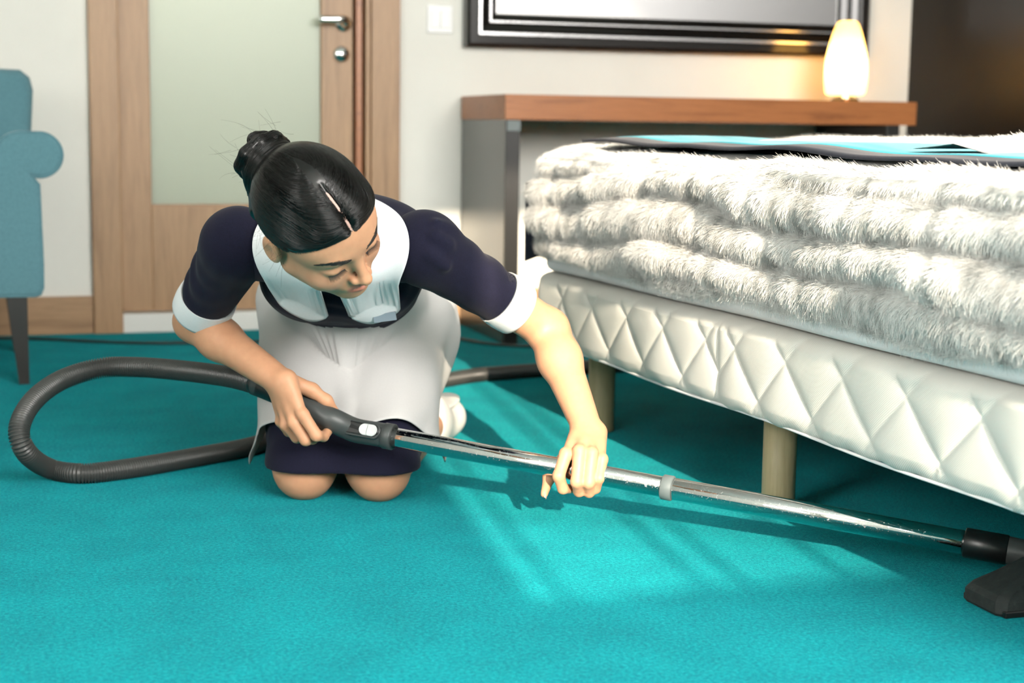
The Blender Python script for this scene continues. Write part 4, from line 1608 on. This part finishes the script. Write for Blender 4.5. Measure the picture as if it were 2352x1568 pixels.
legs_in = [cone(KN_R + [0, .1, -.02], KN_R + [0, -.006, -.06], .06, .056, op='s', k=.004), cone(KN_L + [0, .1, -.02], KN_L + [0, -.006, -.06], .062, .058, op='s', k=.004)]


def plane_cut(pt, n_):
    pt, n_ = np.asarray(pt, float), nrm(n_)
    return Pr(lambda P: (P - pt) @ n_, pt, 9, op='i', k=.002)


# wrinkles pressed into the cloth
def wrinkled(pr, amp):
    g = pr.f

    def f(P):
        q = (P - HIP) @ TM
        w_ = np.sin(34 * q[:, 0] + 9 * np.sin(16 * q[:, 2])) * np.sin(26 * q[:, 2] + 3 * np.sin(20 * q[:, 1]))
        return g(P) + amp * w_
    return Pr(f, pr.c, pr.r, pr.op, pr.k)


dress = [wrinkled(b_, .0022) for b_ in bodice] + [wrinkled(skirt, .002)] + drape + [plane_cut((0, 0, HEM_Z), (0, 0, -1))] + legs_in
V, Fq = surface(dress, (0.15, 2.30, 0.0), (1.10, 3.35, 0.75), .0042)
V = smooth_mesh(V, Fq, 2, .5)
dress_o = mesh_obj('dress', V, Fq, 'navy', person)
dress_o['label'] = 'navy short-sleeved work dress'

for nm, s_, e_, t0, t1, r0, r1, c0, c1 in (('right', SH_R, EL_R, 0, .68, .057, .046, .65, .85), ('left', SH_L, EL_L, 0, .60, .056, .0445, .575, .735)):
    d = nrm(e_ - s_)
    up_ = nrm(np.cross(d, TF))

    def f_sl(P, s_=s_, e_=e_, r0=r0, r1=r1, t1=t1, d=d, up_=up_):
        L = np.linalg.norm(e_ - s_)
        t = (P - s_) @ d / L
        q = P - s_ - np.clip(t, 0, 1.2)[:, None] * L * d
        rad = r0 + (r1 - r0) * np.clip(t / t1, 0, 1.3)
        ang = np.arctan2(q @ up_, q @ np.cross(d, up_))
        fold = .0035 * np.sin(t * 30 + 2.2 * np.sin(ang * 2)) * np.clip(t * 3, 0, 1) * (.5 + .5 * np.sin(ang + 1.0))
        return np.linalg.norm(q, axis=1) - rad + fold
    end = s_ + (e_ - s_) * t1
    sl = [Pr(f_sl, (s_ + end) / 2, np.linalg.norm(end - s_) / 2 + r0 + .01, k=.004),
          ell(s_ - d * .01, TM, (.056, .056, .054), k=.03)]
    if nm == 'left':
        # gathered pleats at the shoulder seam
        sx = np.cross(d, nrm(-FW))
        for k_, (a_, b_, rr) in enumerate(((at(1003, 512, 2.545), at(1038, 532, 2.575), .0085), (at(1000, 540, 2.535), at(1030, 562, 2.548), .0095), (at(988, 585, 2.535), at(1024, 612, 2.548), .0085))):
            sl.append(cone(a_ + FW * .006, b_ + FW * .006, rr * .7, rr * .7, k=.014))
    sl.append(plane_cut(end, d))
    sl.append(cone(s_ + (e_ - s_) * (t1 - .06), e_, r1 - .004, r1 - .006, op='s', k=.002))
    V, Fq = surface(sl, np.minimum(s_, e_) - .1, np.maximum(s_, e_) + .1, .0030)
    V = smooth_mesh(V, Fq, 2, .5)
    so = mesh_obj('sleeve', V, Fq, 'navy', dress_o)
    # turned-up white cuff
    n_ = 10
    tt = np.linspace(c0, c1, n_)
    prof = [(s_ + (e_ - s_) * t, r1 + .0035 + .0015 * math.sin((t - c0) / (c1 - c0) * math.pi)) for t in tt]
    seg = 48
    a = np.linspace(0, 2 * np.pi, seg, endpoint=False)
    xa, ya = up_, np.cross(d, up_)
    rings = []
    for t, (p, r_) in zip(tt, prof):
        rings.append(p + (r_ * (1 + .02 * np.sin(2 * a + 1)))[:, None] * (np.cos(a)[:, None] * xa + np.sin(a)[:, None] * ya))
    for t, (p, r_) in list(zip(tt, prof))[::-1]:
        rings.append(p + (r_ - .0035) * (np.cos(a)[:, None] * xa + np.sin(a)[:, None] * ya))
    rings.append(rings[0])
    G = np.array(rings)
    k = len(rings)
    i, j = np.meshgrid(np.arange(k - 1), np.arange(seg), indexing='ij')
    j2 = (j + 1) % seg
    Fc = np.stack([i * seg + j, i * seg + j2, (i + 1) * seg + j2, (i + 1) * seg + j], -1).reshape(-1, 4)
    mesh_obj('cuff', G.reshape(-1, 3), Fc, 'white_cotton', dress_o)

# ---- collar: two rounded halves lying on the shoulders
cloth_f = bodice + [cone(SH_R, SH_R + (EL_R - SH_R) * .4, .057, .053, k=.03), cone(SH_L, SH_L + (EL_L - SH_L) * .4, .056, .051, k=.03)]
for s_ in (1, -1):
    na, nr = 56, 22
    O = []
    for i, t in enumerate(np.linspace(0, 1, na)):
        ang = math.radians(.8) + t * math.radians(179)      # from the front opening round to the nape
        cx_, cy_ = math.sin(ang), math.cos(ang)
        rin = .050
        rout = .126 - .049 * max(0, cy_) ** 2 - .028 * max(0, -cy_) ** 2
        edge = min(1.0, (ang - math.radians(.8)) / math.radians(38))
        rout = rin + .004 + (rout - rin - .004) * math.sqrt(max(0.0, 1 - (1 - edge) ** 2))
        for q in np.linspace(0, 1, nr):
            r_ = rin + (rout - rin) * q
            O.append(NECK + TL * (s_ * cx_ * r_) + TF * (cy_ * r_) + TU * .16)
    P = march(cloth_f, np.array(O), np.tile(-TU, (len(O), 1)), .0065)
    G = P.reshape(na, nr, 3)
    if s_ > 0:
        G = G[:, ::-1]
    co = solid_sheet('collar', G, 'white_cotton', .0025, dress_o)
    if s_ < 0:
        co['label'] = 'white rounded collar half'

# ---- name tag
c = march(cloth_f, at(884, 727, 2.3)[None], nrm(at(884, 727, 2.3) - CAM)[None], .010)[0]
tx, ty = RT * .9 + UP * .12, UP
tx = nrm(tx)
tz = nrm(-FW * .8 - UP * .35)
ty = np.cross(tz, tx)
Vb = [c + tx * a * .019 + ty * b * .0075 + tz * e for e in (0, .003) for a, b in ((-1, -1), (1, -1), (1, 1), (-1, 1))]
mesh_obj('name_tag', Vb, [(3, 2, 1, 0), (4, 5, 6, 7), (0, 1, 5, 4), (1, 2, 6, 5), (2, 3, 7, 6), (3, 0, 4, 7)], 'name_tag', dress_o, smooth=False)

# ---- apron
ax0, ax1 = HIP + [0, .02, 0], (KN_R + KN_L) / 2 + [0, 0, .02]
axd = ax1 - ax0
AL = np.linalg.norm(axd)
axd /= AL
xs = KN_L - KN_R
xs = nrm(xs - axd * (xs @ axd))
fn = np.cross(axd, xs)
if fn @ (-FW) < 0:
    fn = -fn
nu, nv = 90, 70
O, D = [], []
for i, u in enumerate(np.linspace(-1, 1, nu)):
    for j, v_ in enumerate(np.linspace(0, 1, nv)):
        ang = u * math.radians(112)
        t = -.09 + v_ * (AL + .09 - .012 + .006 * math.cos(3 * u) - .045 * abs(u) ** 2)
        d = xs * math.sin(ang) + fn * math.cos(ang)
        O.append(ax0 + axd * t + d * .21)
        D.append(-d)
under = [bodice[2], bodice[6], skirt] + drape
O, D = np.array(O), np.array(D)
P = march(under, O, D, .006)
U_, V_ = np.meshgrid(np.linspace(-1, 1, nu), np.linspace(0, 1, nv), indexing='ij')
U_, V_ = U_.ravel(), V_.ravel()
lift = .004 * np.sin(9 * U_ + 4 * V_ + 2 * np.sin(6 * V_)) * np.sin(7 * V_ + 3 * U_) + .003 * np.sin(17 * U_ - 6 * V_)
# folds that run from the waist into the lap
for u0, v0, u1, v1, wd, am in ((-.12, .30, .02, .72, .085, .013), (.14, .26, .06, .62, .075, .011), (.40, .22, .14, .48, .085, .012), (-.48, .20, -.16, .42, .085, .010), (.58, .25, .40, .65, .09, .009)):
    du, dv = u1 - u0, v1 - v0
    t = np.clip(((U_ - u0) * du + (V_ - v0) * dv) / (du * du + dv * dv), 0, 1)
    dist = np.hypot(U_ - u0 - t * du, V_ - v0 - t * dv)
    lift += am * np.exp(-(dist / wd) ** 2) * np.sin(np.pi * np.clip(t, .02, .98))
flare = np.clip((V_ - .6) / .4, 0, 1) ** 2 * np.clip((np.abs(U_) - .7) / .3, 0, 1)
lift += .045 * flare
P = P - D * np.maximum(lift + .004, .0)[:, None]
G = P.reshape(nu, nv, 3)
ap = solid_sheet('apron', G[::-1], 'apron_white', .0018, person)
ap['label'] = 'white half apron over the lap'

# ---- shoes (toes behind, soles turned up)
for kn, an in ((KN_R, AN_R), (KN_L, AN_L)):
    d = an - kn
    d[2] = 0
    d = nrm(d)
    sx = np.array([d[1], -d[0], 0])
    A = np.column_stack([sx, d, [0, 0, 1.0]])
    c = np.array([an[0], an[1], 0]) + d * .12
    shoe = [ell(c + [0, 0, .052], A, (.041, .128, .046)), ell(c - d * .075 + [0, 0, .066], A, (.040, .055, .055), k=.02), ell(c + d * .055 + [0, 0, .045], A, (.044, .072, .036), k=.02)]
    sole = [ell(c + [0, 0, .090] - d * .01, A, (.041, .122, .008))]
    V, Fq = surface(shoe, c - .2, c + .2, .004)
    sh = mesh_obj('shoe', V, Fq, 'shoe_white', person)
    V, Fq = surface(sole, c - .2, c + .2, .004)
    mesh_obj('shoe_sole', V, Fq, 'shoe_white', sh)
